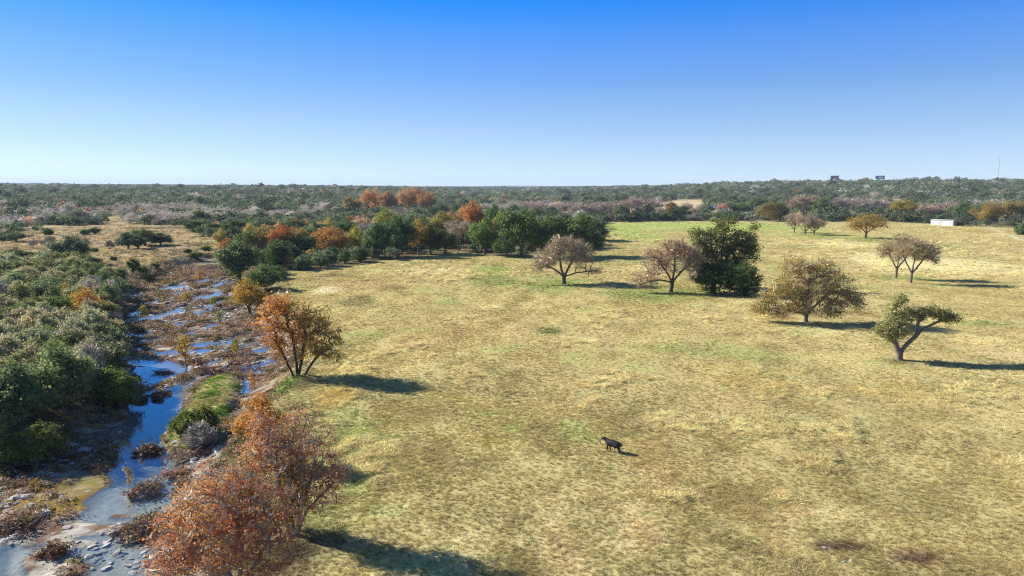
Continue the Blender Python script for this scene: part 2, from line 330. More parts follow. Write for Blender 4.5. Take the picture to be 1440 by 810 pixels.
def plain_mat(name, c, rough=.8, noise=0, nscale=4, c2=None, metallic=0, bump=0):
    m, nt, out = new_mat(name); b = nd(nt, 'ShaderNodeBsdfPrincipled'); b.inputs['Roughness'].default_value = rough; b.inputs['Metallic'].default_value = metallic
    b.inputs['Specular IOR Level'].default_value = .25
    if noise or c2:
        tc = nd(nt, 'ShaderNodeTexCoord'); nz = nd(nt, 'ShaderNodeTexNoise', Scale=nscale, Detail=5.0); nt.links.new(tc.outputs['Object'], nz.inputs['Vector'])
        o = ramp(nt, nz.outputs['Fac'], [c, c, c2 or tuple(x * (1 - noise) for x in c), c2 or tuple(x * (1 - noise) for x in c)])
        nt.links.new(o, b.inputs['Base Color'])
        if bump:
            bp = nd(nt, 'ShaderNodeBump', Strength=bump, Distance=.05); nt.links.new(nz.outputs['Fac'], bp.inputs['Height']); nt.links.new(bp.outputs[0], b.inputs['Normal'])
    else: b.inputs['Base Color'].default_value = tuple(c) + (1,)
    nt.links.new(b.outputs[0], out.inputs[0]); return m

# the ground's own material: vertex colour of grass/soil/stone, broken up by fine noise
GM, nt, out = new_mat('ground_grass_soil')
ca = nd(nt, 'ShaderNodeAttribute', attribute_name='gcol'); tc = nd(nt, 'ShaderNodeTexCoord')
n1 = nd(nt, 'ShaderNodeTexNoise', Scale=1.7, Detail=6.0, Roughness=.7); n2 = nd(nt, 'ShaderNodeTexNoise', Scale=7.0, Detail=3.0, Roughness=.7)
for n in (n1, n2): nt.links.new(tc.outputs['Object'], n.inputs['Vector'])
r1 = ramp(nt, n1.outputs['Fac'], [(.45, .45, .42), (.75, .75, .72), (1.15, 1.13, 1.08), (1.5, 1.45, 1.35)]); r2 = ramp(nt, n2.outputs['Fac'], [(.55, .58, .5), (.85, .88, .8), (1.1, 1.08, 1.05), (1.45, 1.38, 1.25)])
cc = mul_col(nt, mul_col(nt, ca.outputs['Color'], r1), r2)
bs = nd(nt, 'ShaderNodeBsdfDiffuse'); bp = nd(nt, 'ShaderNodeBump', Strength=.9, Distance=.12); nt.links.new(n1.outputs['Fac'], bp.inputs['Height'])
nt.links.new(cc, bs.inputs[0]); nt.links.new(bp.outputs[0], bs.inputs['Normal']); nt.links.new(bs.outputs[0], out.inputs[0])

# creek water: clear over the bed, mirror of the sky at a low angle
WM, nt, out = new_mat('creek_water_clear')
tc = nd(nt, 'ShaderNodeTexCoord'); mp = nd(nt, 'ShaderNodeMapping'); mp.inputs['Scale'].default_value = (1.0, .6, 1); nt.links.new(tc.outputs['Object'], mp.inputs[0])
nz = nd(nt, 'ShaderNodeTexNoise', Scale=1.6, Detail=4.0, Roughness=.6); nt.links.new(mp.outputs[0], nz.inputs['Vector'])
bp = nd(nt, 'ShaderNodeBump', Strength=.22, Distance=.06); nt.links.new(nz.outputs['Fac'], bp.inputs['Height'])
lw_ = nd(nt, 'ShaderNodeLayerWeight', Blend=.5); nt.links.new(bp.outputs[0], lw_.inputs['Normal'])
pw = nd(nt, 'ShaderNodeMath', operation='POWER'); nt.links.new(lw_.outputs['Facing'], pw.inputs[0]); pw.inputs[1].default_value = 3.4
fr = nd(nt, 'ShaderNodeMath', operation='MULTIPLY_ADD'); nt.links.new(pw.outputs[0], fr.inputs[0]); fr.inputs[1].default_value = 1.15; fr.inputs[2].default_value = .06; fr.use_clamp = True
tb = nd(nt, 'ShaderNodeBsdfTransparent'); tb.inputs[0].default_value = (.86, .92, .92, 1)
gb = nd(nt, 'ShaderNodeBsdfGlossy', Roughness=.06); nt.links.new(bp.outputs[0], gb.inputs['Normal'])
mx = nd(nt, 'ShaderNodeMixShader'); nt.links.new(fr.outputs[0], mx.inputs[0]); nt.links.new(tb.outputs[0], mx.inputs[1]); nt.links.new(gb.outputs[0], mx.inputs[2]); nt.links.new(mx.outputs[0], out.inputs[0])

BARK = plain_mat('bark_grey', (.16, .13, .105), .9, nscale=6, c2=(.07, .056, .045), bump=.6)
BARK_PALE = plain_mat('bark_pale', (.34, .30, .26), .9, nscale=5, c2=(.15, .125, .105), bump=.5)
BARK_MID = plain_mat('bark_mid', (.24, .20, .165), .9, nscale=5, c2=(.10, .082, .068), bump=.5)
BARK_DARK = plain_mat('bark_dark', (.085, .068, .055), .9, nscale=6, c2=(.045, .036, .03))
L = {
    'oak': leaf_mat('leaf_oak', [(0.056, 0.085, 0.025), (0.112, 0.157, 0.040), (0.172, 0.212, 0.060), (0.282, 0.302, 0.101)], .48, gloss=.015),
    'juniper': leaf_mat('leaf_juniper', [(.050, .078, .030), (.105, .150, .050), (.175, .225, .078), (.27, .315, .125)], .48),
    'pale': leaf_mat('leaf_pale_oak', [(0.114, 0.155, 0.065), (0.195, 0.236, 0.106), (0.276, 0.309, 0.146), (0.390, 0.406, 0.211)], .48, gloss=.015),
    'orange': leaf_mat('leaf_orange', [(0.315, 0.121, 0.061), (0.508, 0.206, 0.061), (0.605, 0.315, 0.085), (0.629, 0.448, 0.133)], .35),
    'bronze': leaf_mat('leaf_bronze', [(.22, .06, .04), (.50, .15, .045), (.66, .28, .07), (.66, .42, .18), (.72, .58, .42)], .45),
    'yellow': leaf_mat('leaf_yellow', [(0.328, 0.218, 0.041), (0.519, 0.355, 0.055), (0.651, 0.450, 0.068), (0.601, 0.519, 0.109)], .35),
    'mixed': leaf_mat('leaf_mixed_autumn', [(.30, .25, .06), (.54, .36, .07), (.68, .33, .07), (.70, .22, .07)], .4),
    'olive': leaf_mat('leaf_olive', [(0.113, 0.104, 0.038), (0.245, 0.199, 0.061), (0.377, 0.274, 0.084), (0.490, 0.358, 0.113)], .48),
    'gold': leaf_mat('leaf_gold', [(.15, .125, .035), (.28, .225, .055), (.38, .30, .075), (.46, .38, .11)], .45),
    'russet': leaf_mat('leaf_russet', [(.25, .19, .11), (.37, .285, .17), (.47, .375, .24), (.53, .445, .30)], .35),
}
TWIG = leaf_mat('twig_grey', [(.26, .23, .185), (.40, .36, .29), (.52, .475, .39), (.62, .575, .49)], .15)
FARLEAF = leaf_mat('leaf_far', [(.55, .58, .5), (.85, .86, .8), (1, 1, 1), (1.3, 1.25, 1.1)], .35, inst=True)
GRASSM = leaf_mat('grass_blade', [(.62, .66, .55), (.9, .9, .85), (1.05, 1.03, 1), (1.3, 1.24, 1.15)], .35, inst=True)
ROCKM = plain_mat('limestone', (.48, .44, .38), .9, nscale=3, c2=(.26, .235, .2), bump=.5)

# ------------------------------------------------------------------ mesh plumbing
def mesh_np(name, V, F, mat, var=None, gcol=None, smooth=False):
    """V (n,3); F list of (m,k) int arrays"""
    me = bpy.data.meshes.new(name); V = np.asarray(V, np.float32)
    me.vertices.add(len(V)); me.vertices.foreach_set('co', V.ravel())
    F = [f for f in (F if isinstance(F, list) else [F]) if len(f)]
    tot = sum(f.size for f in F); npoly = sum(len(f) for f in F)
    me.loops.add(tot); me.loops.foreach_set('vertex_index', np.concatenate([f.ravel() for f in F]).astype(np.int32))
    me.polygons.add(npoly)
    st = []; s = 0
    for f in F: st.append(s + np.arange(len(f)) * f.shape[1]); s += f.size
    me.polygons.foreach_set('loop_start', np.concatenate(st).astype(np.int32))
    if var is not None:
        a = me.attributes.new('var', 'FLOAT', 'POINT'); a.data.foreach_set('value', np.asarray(var, np.float32))
    if gcol is not None:
        a = me.attributes.new('gcol', 'FLOAT_COLOR', 'POINT'); a.data.foreach_set('color', np.concatenate([gcol, np.ones((len(gcol), 1))], 1).astype(np.float32).ravel())
    if smooth: me.polygons.foreach_set('use_smooth', np.ones(npoly, bool))
    me.update(calc_edges=True); me.validate()
    if mat: me.materials.append(mat)
    return me
def ob(name, me, parent=None, loc=None, rot=None, sc=None):
    o = bpy.data.objects.new(name, me); col.objects.link(o)
    if parent: o.parent = parent
    if loc is not None: o.location = loc
    if rot is not None: o.rotation_euler = rot
    if sc is not None: o.scale = sc
    return o
def tag(o, label, cat, group=None, kind=None):
    if label: o['label'] = label
    if cat: o['category'] = cat
    if group: o['group'] = group
    if kind: o['kind'] = kind
    return o
class MB:
    """boxes, tubes and prisms gathered into one mesh"""
    def __init__(s): s.V = []; s.Q = []; s.n = 0; s.T = []
    def add(s, V, Q): s.V.append(np.asarray(V, float)); s.Q += [[i + s.n for i in q] for q in Q]; s.n += len(V); return s
    def box(s, c, d):
        x, y, z = c; a, b, e = d[0] / 2, d[1] / 2, d[2] / 2
        V = [(x + i * a, y + j * b, z + k * e) for i in (-1, 1) for j in (-1, 1) for k in (-1, 1)]
        return s.add(V, [(0, 1, 3, 2), (4, 6, 7, 5), (0, 4, 5, 1), (2, 3, 7, 6), (0, 2, 6, 4), (1, 5, 7, 3)])
    def tube(s, p, q, r0, r1, n=6):
        p = np.array(p, float); q = np.array(q, float); d = q - p; d /= np.linalg.norm(d)
        a = np.cross(d, (0, 0, 1) if abs(d[2]) < .9 else (1, 0, 0)); a /= np.linalg.norm(a); b = np.cross(d, a)
        V = [c + r * (a * math.cos(t) + b * math.sin(t)) for c, r in ((p, r0), (q, r1)) for t in np.arange(n) * 2 * math.pi / n]
        return s.add(V, [(i, (i + 1) % n, n + (i + 1) % n, n + i) for i in range(n)] + [tuple(range(n))[::-1], tuple(range(n, 2 * n))])
    def build(s, name, mat, parent=None, loc=None, rot=None):
        me = bpy.data.meshes.new(name); me.from_pydata([tuple(v) for v in np.concatenate(s.V)], [], s.Q); me.update(); me.materials.append(mat)
        return ob(name, me, parent, loc, rot)

# ------------------------------------------------------------------ tree generator
def sample_lobes(rng, lobes, n, bias=.45):
    vol = np.array([l[3] * l[4] * l[5] for l in lobes]) ** .72; pick = rng.choice(len(lobes), n, p=vol / vol.sum())
    d = rng.normal(size=(n, 3)); d /= np.linalg.norm(d, axis=1)[:, None]
    r = rng.random(n) ** bias
    Lb = np.array(lobes); return Lb[pick, :3] + d * r[:, None] * Lb[pick, 3:6]
def gen_tree(seed, lobes, stems, nt=300, seg=.9, rbase=.4, rtip=.012, leafk=30, leaf=.3, sig=.6, twigk=0, twigl=.8, twigw=.03, upb=.35, droop=0., bare_low=0., hue=None, vmix=.45, aspect=.62):
    rng = np.random.default_rng(seed)
    T = sample_lobes(rng, lobes, nt)
    T[:, 2] = np.maximum(T[:, 2], .35)
    pos = []; par = []
    ends = []
    for st in stems:
        prev = -1
        for p in st:
            p = np.array(p, float)
            if pos:
                dd = np.linalg.norm(np.array(pos) - p, axis=1); j = int(dd.argmin())
                if dd[j] < .02: prev = j; continue
            if prev < 0: pos.append(p); par.append(-1); prev = len(pos) - 1; continue
            a = pos[prev]; m = max(1, int(np.linalg.norm(p - a) / seg))
            for k in range(1, m + 1):
                q = a + (p - a) * k / m + (rng.normal(size=3) * seg * .06 if k < m else 0)
                pos.append(q); par.append(prev); prev = len(pos) - 1
        ends.append(prev)
    nst = len(pos)
    E = np.array([pos[e] for e in ends])
    order = np.argsort(np.min(np.linalg.norm(T[:, None] - E[None], axis=2), axis=1))
    P = np.zeros((nst + nt * 24, 3)); P[:nst] = pos; par = par + []
    n = nst; first_ok = 0
    zmin = max(.5, 0.35 * float(E[:, 2].min()))
    block = np.zeros(len(P)); block[:nst] = np.where(P[:nst, 2] < zmin, 1e3, 0)
    tips = []
    for ti in order:
        p = T[ti]; d = np.linalg.norm(P[:n] - p, axis=1)
        j = int((d + .55 * np.maximum(0, P[:n, 2] - p[2]) + block[:n]).argmin())
        a = P[j].copy(); L_ = float(d[j]); m = min(20, max(1, int(L_ / seg)))
        pd = a - P[par[j]] if par[j] >= 0 else np.array((0, 0, 1.)); pd = pd / (np.linalg.norm(pd) + 1e-9)
        c = a + pd * L_ * .38 + np.array((0, 0, L_ * .08)); prev = j
        for k in range(1, m + 1):
            t = k / m; q = (1 - t) ** 2 * a + 2 * t * (1 - t) * c + t * t * p
            if k < m: q = q + rng.normal(size=3) * seg * .12
            P[n] = q; par.append(prev); prev = n; n += 1
        tips.append(prev)
    P = P[:n]; par = np.array(par); cnt = np.zeros(n); cnt[tips] += 1
    for i in range(n - 1, -1, -1):
        if par[i] >= 0: cnt[par[i]] += cnt[i]
    rad = rtip + (rbase - rtip) * (np.maximum(cnt, .3) / max(cnt.max(), 1)) ** .55
    ii = np.nonzero(par >= 0)[0]; A = P[par[ii]]; B = P[ii]; ra = np.minimum(rad[par[ii]], rad[ii] * 1.7 + .01); rb = rad[ii]
    base = P[par[ii], 2] < .05; ra = np.where(base, rbase * 1.35, ra)
    D = B - A; ln = np.linalg.norm(D, axis=1); keep = ln > 1e-4; A, B, D, ra, rb, ln = A[keep], B[keep], D[keep], ra[keep], rb[keep], ln[keep]; D /= ln[:, None]
    ref = np.where(np.abs(D[:, 2:3]) < .9, [[0, 0, 1.]], [[1., 0, 0]]); U = np.cross(D, ref); U /= np.linalg.norm(U, axis=1)[:, None]; W = np.cross(D, U)
    Vs = []; Fs = []; off = 0
    for lo, hi, ns in ((.06, 9, 8), (.02, .06, 4), (0, .02, 3)):
        m = (ra >= lo) & (ra < hi)
        if not m.any(): continue
        k = m.sum(); an = np.arange(ns) * 2 * math.pi / ns
        ring = U[m][:, None] * np.cos(an)[None, :, None] + W[m][:, None] * np.sin(an)[None, :, None]
        B2 = B[m] + D[m] * np.minimum(rb[m], .12)[:, None] * .6
        V = np.concatenate([A[m][:, None] + ring * ra[m][:, None, None], B2[:, None] + ring * rb[m][:, None, None]], 1).reshape(-1, 3)
        b0 = off + np.arange(k)[:, None] * 2 * ns; q = np.arange(ns); q2 = (q + 1) % ns
        F = np.stack([b0 + q, b0 + q2, b0 + ns + q2, b0 + ns + q], 2).reshape(-1, 4)
        Vs.append(V); Fs.append(F); off += len(V)
    wood = (np.concatenate(Vs), Fs)
    TP = P[tips]; out = {'wood': wood}
    cen = np.array(lobes)[:, :3].mean(0)
    if leafk:
        k = leafk; full = np.clip(rng.gamma(2.2, .5, len(TP)), 0, 2.6); full[rng.random(len(TP)) < .12] *= .15; kk = np.maximum(1, (k * full).astype(int)); N = int(kk.sum())
        cp = np.repeat(TP, kk, 0); back = np.repeat(P[par[tips]], kk, 0)
        f = rng.random(N)[:, None] * .7; ctr = cp * (1 - f) + back * f + rng.normal(size=(N, 3)) * sig * np.array([1, 1, .75])
        ctr[:, 2] -= droop * rng.random(N)
        ctr[:, 2] = np.maximum(ctr[:, 2], .15)
        o = ctr - cen; o /= np.linalg.norm(o, axis=1)[:, None] + 1e-9
        nrm = rng.normal(size=(N, 3)) * .55 + o * .75 + np.array([0, 0, upb]); nrm /= np.linalg.norm(nrm, axis=1)[:, None]
        t = rng.normal(size=(N, 3)); t -= (t * nrm).sum(1)[:, None] * nrm; t /= np.linalg.norm(t, axis=1)[:, None]; b = np.cross(nrm, t)
        s = leaf * (.45 + 1.25 * rng.random(N) ** 1.6)[:, None] * .5
        V = np.stack([ctr + t * s, ctr + b * s * aspect + nrm * s * .25, ctr - t * s, ctr - b * s * aspect + nrm * s * .25], 1).reshape(-1, 3)
        cv = np.repeat(rng.random(len(TP)), kk); lv = vmix * cv + (1 - vmix) * rng.random(N)
        if hue is not None: lv = np.clip(lv * .6 + .4 * np.clip(hue(ctr), 0, 1) , 0, 1)
        out['leaf'] = (V, np.arange(N * 4).reshape(-1, 4), np.repeat(lv, 4))
    if twigk:
        k = twigk; N = len(TP) * k; cp = np.repeat(TP, k, 0); back = np.repeat(P[par[tips]], k, 0); f = rng.random(N)[:, None]
        a = cp * (1 - f) + back * f; o = cp - back; o /= np.linalg.norm(o, axis=1)[:, None] + 1e-9
        d = o * .7 + rng.normal(size=(N, 3)) * .65 + np.array([0, 0, .15 - droop]); d /= np.linalg.norm(d, axis=1)[:, None]
        l = twigl * (.4 + rng.random(N))[:, None]; e = a + d * l; s = np.cross(d, rng.normal(size=(N, 3))); s /= np.linalg.norm(s, axis=1)[:, None]
        mid = a + d * l * .5 + rng.normal(size=(N, 3)) * l * .12
        V = np.stack([a - s * twigw / 2, a + s * twigw / 2, mid + s * twigw * .4, e, mid - s * twigw * .4], 1).reshape(-1, 3)
        V[:, 2] = np.maximum(V[:, 2], .05)
        out['twig'] = (V, np.arange(N * 5).reshape(-1, 5), np.repeat(rng.random(N), 5))
    return out
def realize(parts, leafm, barkm, name='tree'):
    """meshes of a tree: trunk (with limbs), crown, and a twig mesh where the crown is bare"""
    r = {'trunk': mesh_np('trunk', parts['wood'][0], parts['wood'][1], barkm, smooth=True)}
    if 'leaf' in parts and 'twig' in parts:
        V, F, v = parts['leaf']; r['crown'] = mesh_np('crown', V, F, leafm, v)
        V, F, v = parts['twig']; r['twigs'] = mesh_np('twigs', V, F, TWIG, v)
    elif 'leaf' in parts: V, F, v = parts['leaf']; r['crown'] = mesh_np('crown', V, F, leafm, v)
    elif 'twig' in parts: V, F, v = parts['twig']; r['crown'] = mesh_np('crown', V, F, TWIG, v)
    return r
def plant(name, meshes, loc, rz=0., sc=(1, 1, 1), label='', cat='tree', group=None, tint=(1, 1, 1)):
    e = bpy.data.objects.new(name, None); col.objects.link(e); e.empty_display_size = .5
    e.location = loc; e.rotation_euler = (0, 0, rz); e.scale = sc; tag(e, label, cat, group)
    for pn, me in meshes.items():
        o = ob('foliage_twigs' if pn == 'twigs' else pn, me, e); o.color = tuple(tint) + (1,)
    return e
def lobes_round(rng, H, W, zc=.62, rz=.36, n=7, low=.0):
    """one broad crown broken into lobes"""
    out = [(0, 0, H * zc, W * .30, W * .30, H * rz * .8)]
    for i in range(n):
        a = 2 * math.pi * (i + rng.random() * .7) / n; rr = W * (.24 + .07 * rng.random()); s = .62 + .4 * rng.random()
        out.append((rr * math.cos(a), rr * math.sin(a), H * (zc + (rng.random() - .55) * rz * .9 - low), W * .20 * s, W * .20 * s, H * rz * .55 * s))
    out.append((W * .05, 0, H * (zc + rz * .55), W * .17, W * .17, H * rz * .42))
    return out
def stems_simple(rng, H, fork=.25, n=3, spread=.25):
    st = []; f = np.array((rng.normal() * .02 * H, rng.normal() * .02 * H, H * fork))
    for i in range(n):
        a = 2 * math.pi * (i + rng.random() * .5) / n; d = np.array((math.cos(a), math.sin(a), 0)) * H * spread * (.7 + .5 * rng.random())
        st.append([(0, 0, -.3), tuple(f), tuple(f + d * .5 + np.array((0, 0, H * .14))), tuple(f + d + np.array((0, 0, H * .28)))])
    return st

# ================================================================== THE SETTING
def grow(a, b, k, s0):
    out = [a]; s = s0
    while out[-1] < b: out.append(out[-1] + max(s0, k * abs(out[-1])))
    return out
xs = np.concatenate([-np.array(grow(126, 9500, .055, 1.2))[::-1], np.arange(-125.5, -17, .45), np.arange(-16.5, 70, .8), np.array(grow(70, 9500, .03, 1.2))])
ys = np.concatenate([[-900, -300, -100, -40, -10, 10, 20, 28, 33], np.array(grow(36, 300, .0062, .25)), np.array(grow(303, 1100, .018, 2))[0:], np.array(grow(1125, 12000, .05, 20))])
ys = np.unique(ys); GX, GY = np.meshgrid(xs, ys); gx, gy = GX.ravel(), GY.ravel()
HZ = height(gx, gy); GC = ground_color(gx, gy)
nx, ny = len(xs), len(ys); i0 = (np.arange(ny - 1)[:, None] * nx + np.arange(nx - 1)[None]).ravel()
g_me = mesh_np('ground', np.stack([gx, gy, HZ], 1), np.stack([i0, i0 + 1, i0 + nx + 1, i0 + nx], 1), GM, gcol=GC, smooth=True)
tag(ob('ground', g_me), 'rolling ranch ground of dry golden grass, woodland floor and stony creek bed', None, kind='structure')
def interp_z(x, y):
    """height of the built ground sheet"""
    x = np.asarray(x, float); y = np.asarray(y, float)
    ix = np.clip(np.searchsorted(xs, x) - 1, 0, nx - 2); iy = np.clip(np.searchsorted(ys, y) - 1, 0, ny - 2)
    fx = (x - xs[ix]) / (xs[ix + 1] - xs[ix]); fy = (y - ys[iy]) / (ys[iy + 1] - ys[iy]); Z = HZ.reshape(ny, nx)
    return (Z[iy, ix] * (1 - fx) + Z[iy, ix + 1] * fx) * (1 - fy) + (Z[iy + 1, ix] * (1 - fx) + Z[iy + 1, ix + 1] * fx) * fy
wx = np.linspace(-190, 0, 40); wy = np.linspace(22, 255, 50); WX, WY = np.meshgrid(wx, wy); wi = (np.arange(49)[:, None] * 40 + np.arange(39)[None]).ravel()
w_me = mesh_np('creek_water', np.stack([WX.ravel(), WY.ravel(), np.full(WX.size, WL)], 1), np.stack([wi, wi + 1, wi + 41, wi + 40], 1), WM)
tag(ob('creek_water', w_me), 'shallow clear creek water mirroring the blue sky', None, kind='structure')

# ================================================================== TREE SHAPES
def proto(kind, seed, H, W, detail=1.0):
    rng = np.random.default_rng(seed)
    if kind == 'oak':
        return realize(gen_tree(seed, lobes_round(rng, H, W, .56, .42, 8), stems_simple(rng, H, .18, 3, .22), nt=int(230 * detail), seg=.8, rbase=.04 * H, leafk=46, leaf=.40, sig=.05 * W), L['oak'], BARK)
    if kind == 'pale':
        return realize(gen_tree(seed, lobes_round(rng, H, W, .55, .42, 8), stems_simple(rng, H, .15, 3, .22), nt=int(230 * detail), seg=.8, rbase=.035 * H, leafk=46, leaf=.30, sig=.05 * W), L['pale'], BARK)
    if kind == 'juniper':
        lb = [(0, 0, H * .38, W * .40, W * .40, H * .34), (0, 0, H * .68, W * .28, W * .28, H * .30)]
        for i in range(7):
            a = i * .9 + rng.random(); lb.append((W * .3 * math.cos(a), W * .3 * math.sin(a), H * (.25 + .45 * rng.random()), W * .18, W * .18, H * .2))
        return realize(gen_tree(seed, lb, [[(0, 0, -.3), (0, 0, H * .25), (0, 0, H * .7)], [(.25, .1, -.3), (.5, .2, H * .3)]], nt=int(240 * detail), seg=.7, rbase=.035 * H, leafk=44, leaf=.27, sig=.045 * W, upb=.6, aspect=.5), L['juniper'], BARK_DARK)
    if kind == 'bare':
        return realize(gen_tree(seed, lobes_round(rng, H, W, .62, .36, 8), stems_simple(rng, H, .17, 4, .3), nt=int(330 * detail), seg=.7, rbase=.035 * H, rtip=.016, leafk=5, leaf=.22, sig=.5, twigk=16, twigl=.11 * W, twigw=.045), L['russet'], BARK)
    if kind == 'grey':
        return realize(gen_tree(seed, lobes_round(rng, H, W, .55, .42, 7), stems_simple(rng, H, .08, 5, .3), nt=int(200 * detail), seg=.7, rbase=.02 * H, rtip=.016, leafk=0, twigk=22, twigl=.14 * W, twigw=.06), None, BARK_PALE)
    if kind in ('orange', 'yellow', 'gold', 'olive', 'mixed'):
        k = {'orange': 30, 'yellow': 26, 'gold': 40, 'olive': 24, 'mixed': 26}[kind]
        return realize(gen_tree(seed, lobes_round(rng, H, W, .58, .40, 8), stems_simple(rng, H, .2, 4, .25), nt=int(230 * detail), seg=.8, rbase=.03 * H, leafk=k, leaf=.36, sig=.06 * W, twigk=4, twigl=.8, twigw=.04), L[kind], BARK)
    if kind == 'sapling':
        lb = [(W * .28 * math.cos(a_), W * .28 * math.sin(a_), H * (.35 + .12 * i_), W * .22, W * .22, H * .14) for i_, a_ in enumerate((.4, 2.6, 4.4, 1.5, 5.6))] + [(0, 0, H * .6, W * .15, W * .15, H * .35)]
        return realize(gen_tree(seed, lb, [[(0, 0, -.2), (.05 * W, 0, H * .4), (0, 0, H * .8)]], nt=60, seg=.4, rbase=.05, leafk=9, leaf=.24, sig=.24, twigk=4, twigl=.5, twigw=.025), L['yellow'], BARK)
    if kind == 'bush':
        lb = [(0, 0, H * .45, W * .4, W * .4, H * .45)] + [(W * .28 * math.cos(a), W * .28 * math.sin(a), H * .4, W * .22, W * .22, H * .35) for a in (0.3, 1.7, 2.9, 4.2, 5.4)]
        return realize(gen_tree(seed, lb, [[(0, 0, -.2), (.1, 0, H * .3)], [(.2, .1, -.2), (.5, .3, H * .35)], [(-.2, 0, -.2), (-.5, -.2, H * .35)]], nt=130, seg=.5, rbase=.05, leafk=40, leaf=.24, sig=.25), L['juniper'], BARK_DARK)
PR = {'oak': [proto('oak', 11 + i, 10, 12) for i in range(3)], 'pale': [proto('pale', 21 + i, 7, 8) for i in range(2)], 'juniper': [proto('juniper', 31 + i, 7, 6.5) for i in range(3)],
      'bare': [proto('bare', 41 + i, 10, 13) for i in range(2)], 'grey': [proto('grey', 51 + i, 6, 7) for i in range(2)], 'orange': [proto('orange', 61 + i, 11, 10) for i in range(2)],
      'yellow': [proto('yellow', 71, 10, 9)], 'gold': [proto('gold', 81 + i, 10, 11) for i in range(2)], 'olive': [proto('olive', 91 + i, 10, 14) for i in range(2)], 'mixed': [proto('mixed', 97, 10, 10)],
      'sapling': [proto('sapling', 101 + i, 4, 2.6) for i in range(2)], 'bush': [proto('bush', 111 + i, 2.4, 3.4) for i in range(2)]}
DIM = {'oak': (10, 12), 'pale': (7, 8), 'juniper': (7, 6.5), 'bare': (10, 13), 'grey': (6, 7), 'orange': (11, 10), 'yellow': (10, 9), 'gold': (10, 11), 'olive': (10, 14), 'mixed': (10, 10), 'sapling': (4, 2.6), 'bush': (2.4, 3.4)}
NAME = {'oak': 'oak_tree', 'pale': 'live_oak_tree', 'juniper': 'juniper_tree', 'bare': 'bare_tree', 'grey': 'leafless_shrub', 'orange': 'autumn_tree', 'yellow': 'autumn_tree', 'gold': 'oak_tree', 'olive': 'pecan_tree', 'mixed': 'autumn_tree', 'sapling': 'sapling_tree', 'bush': 'bush'}
RN = random.Random(5)
taken = []                                                   # ground spots already holding a tree
def put(kind, X, Y, Z, H, W, label, group=None, tint=(1, 1, 1), rz=None, which=None):
    h0, w0 = DIM[kind]; ms = PR[kind]; m = ms[RN.randrange(len(ms)) if which is None else which % len(ms)]
    taken.append((X, Y, W * .4)); cat = 'shrub' if kind in ('bush', 'grey') else 'tree'
    return plant(NAME[kind], m, (X, Y, Z - .05), RN.random() * 6.28 if rz is None else rz, (W / w0, W / w0, H / h0), label, cat, group, tint)
def base(bx, by):
    X, Y, Z = ground(bx, by); return X, Y, float(interp_z([X], [Y])[0])
def at(kind, bx, by, ty, wpx, label, group=None, tint=(1, 1, 1), cx=None, which=None, rz=None):
    """a tree whose trunk foot, top and crown width are known"""
    X, Y, Z = base(bx, by); W = wpx * math.hypot(Y, CAMZ - Z) / FPX * (1.0 if kind in ('sapling', 'bush') or bx > 860 else 1.2); H = z_at(ty, Y + W * .15) - Z
    return put(kind, X, Y, Z, max(H, 1.2), W, label, group, tint, rz, which)

# ---- the near trees, each of its own shape
def hero(name, seed, bx, by, lobes, stems, leafm, barkm, label, tint=(1, 1, 1), **kw):
    X, Y, Z = base(bx, by); taken.append((X, Y, 4))
    return plant(name, realize(gen_tree(seed, lobes, stems, **kw), leafm, barkm), (X, Y, Z), 0, (1, 1, 1), label, 'tree', None, tint)
# bronze tree at the bottom of the picture, by the creek
hero('autumn_tree', 201, 338, 850, [(-1.4, 0, 5.4, 3.4, 3.2, 2.6), (-3.4, .3, 4.4, 2.2, 2.2, 2.3), (1.6, .5, 5.4, 2.6, 2.6, 2.2), (-1.6, 1.0, 7.0, 2.2, 2.0, 1.6), (.8, 1.5, 7.0, 2.2, 2, 1.5), (-3.0, -1.2, 3.2, 1.9, 1.9, 1.6), (2.8, -.5, 3.8, 1.6, 1.6, 1.5), (-.2, -1.4, 3.6, 2.2, 1.6, 1.6)],
     [[(0, 0, -.4), (-.1, 0, .9), (-1.0, .1, 2.8), (-2.2, .2, 4.4)], [(0, 0, -.4), (-.1, 0, .9), (.2, .2, 3.2), (0, .4, 5.2)], [(0, 0, -.4), (-.1, 0, .9), (1.0, 0, 2.6), (2.0, .3, 4.4)]],
     L['bronze'], BARK_PALE, 'large bronze leaved tree spreading over the creek at the bottom of the picture', nt=900, seg=.5, rbase=.24, rtip=.01, leafk=18, leaf=.15, sig=.25, vmix=.25, twigk=9, twigl=.5, twigw=.018, hue=lambda p: .4 + .35 * np.sin(p[:, 0] * .9 + p[:, 2] * .6))
hero('autumn_tree', 202, 408, 752, [(-.4, 0, 6.8, 2.4, 2.2, 2.1), (1.9, .4, 6.6, 2.0, 2, 2.0), (-2.4, .5, 6.0, 1.6, 1.6, 1.7), (3.2, 0, 4.6, 1.5, 1.5, 1.5), (2.2, -.4, 3.2, 1.7, 1.6, 1.4), (.4, 0, 4.2, 1.8, 1.7, 1.3), (-1.8, .6, 8.2, 1.2, 1.2, 1.1), (.8, .6, 8.6, 1.2, 1.2, 1.0)],
     [[(0, 0, -.4), (-.2, 0, 1.2), (-.6, .1, 3.6), (-.8, .2, 5.8)], [(.35, 0, -.4), (.8, 0, 1.6), (1.8, .1, 4.6)], [(.3, .1, -.4), (1.4, 0, 2.0), (3.2, 0, 3.9)]],
     L['bronze'], BARK_PALE, 'russet thin leaved tree with a dark juniper standing under its crown', tint=(1.0, .92, .85), nt=640, seg=.5, rbase=.17, rtip=.01, vmix=.25, leafk=15, leaf=.14, sig=.26, twigk=8, twigl=.55, twigw=.02)
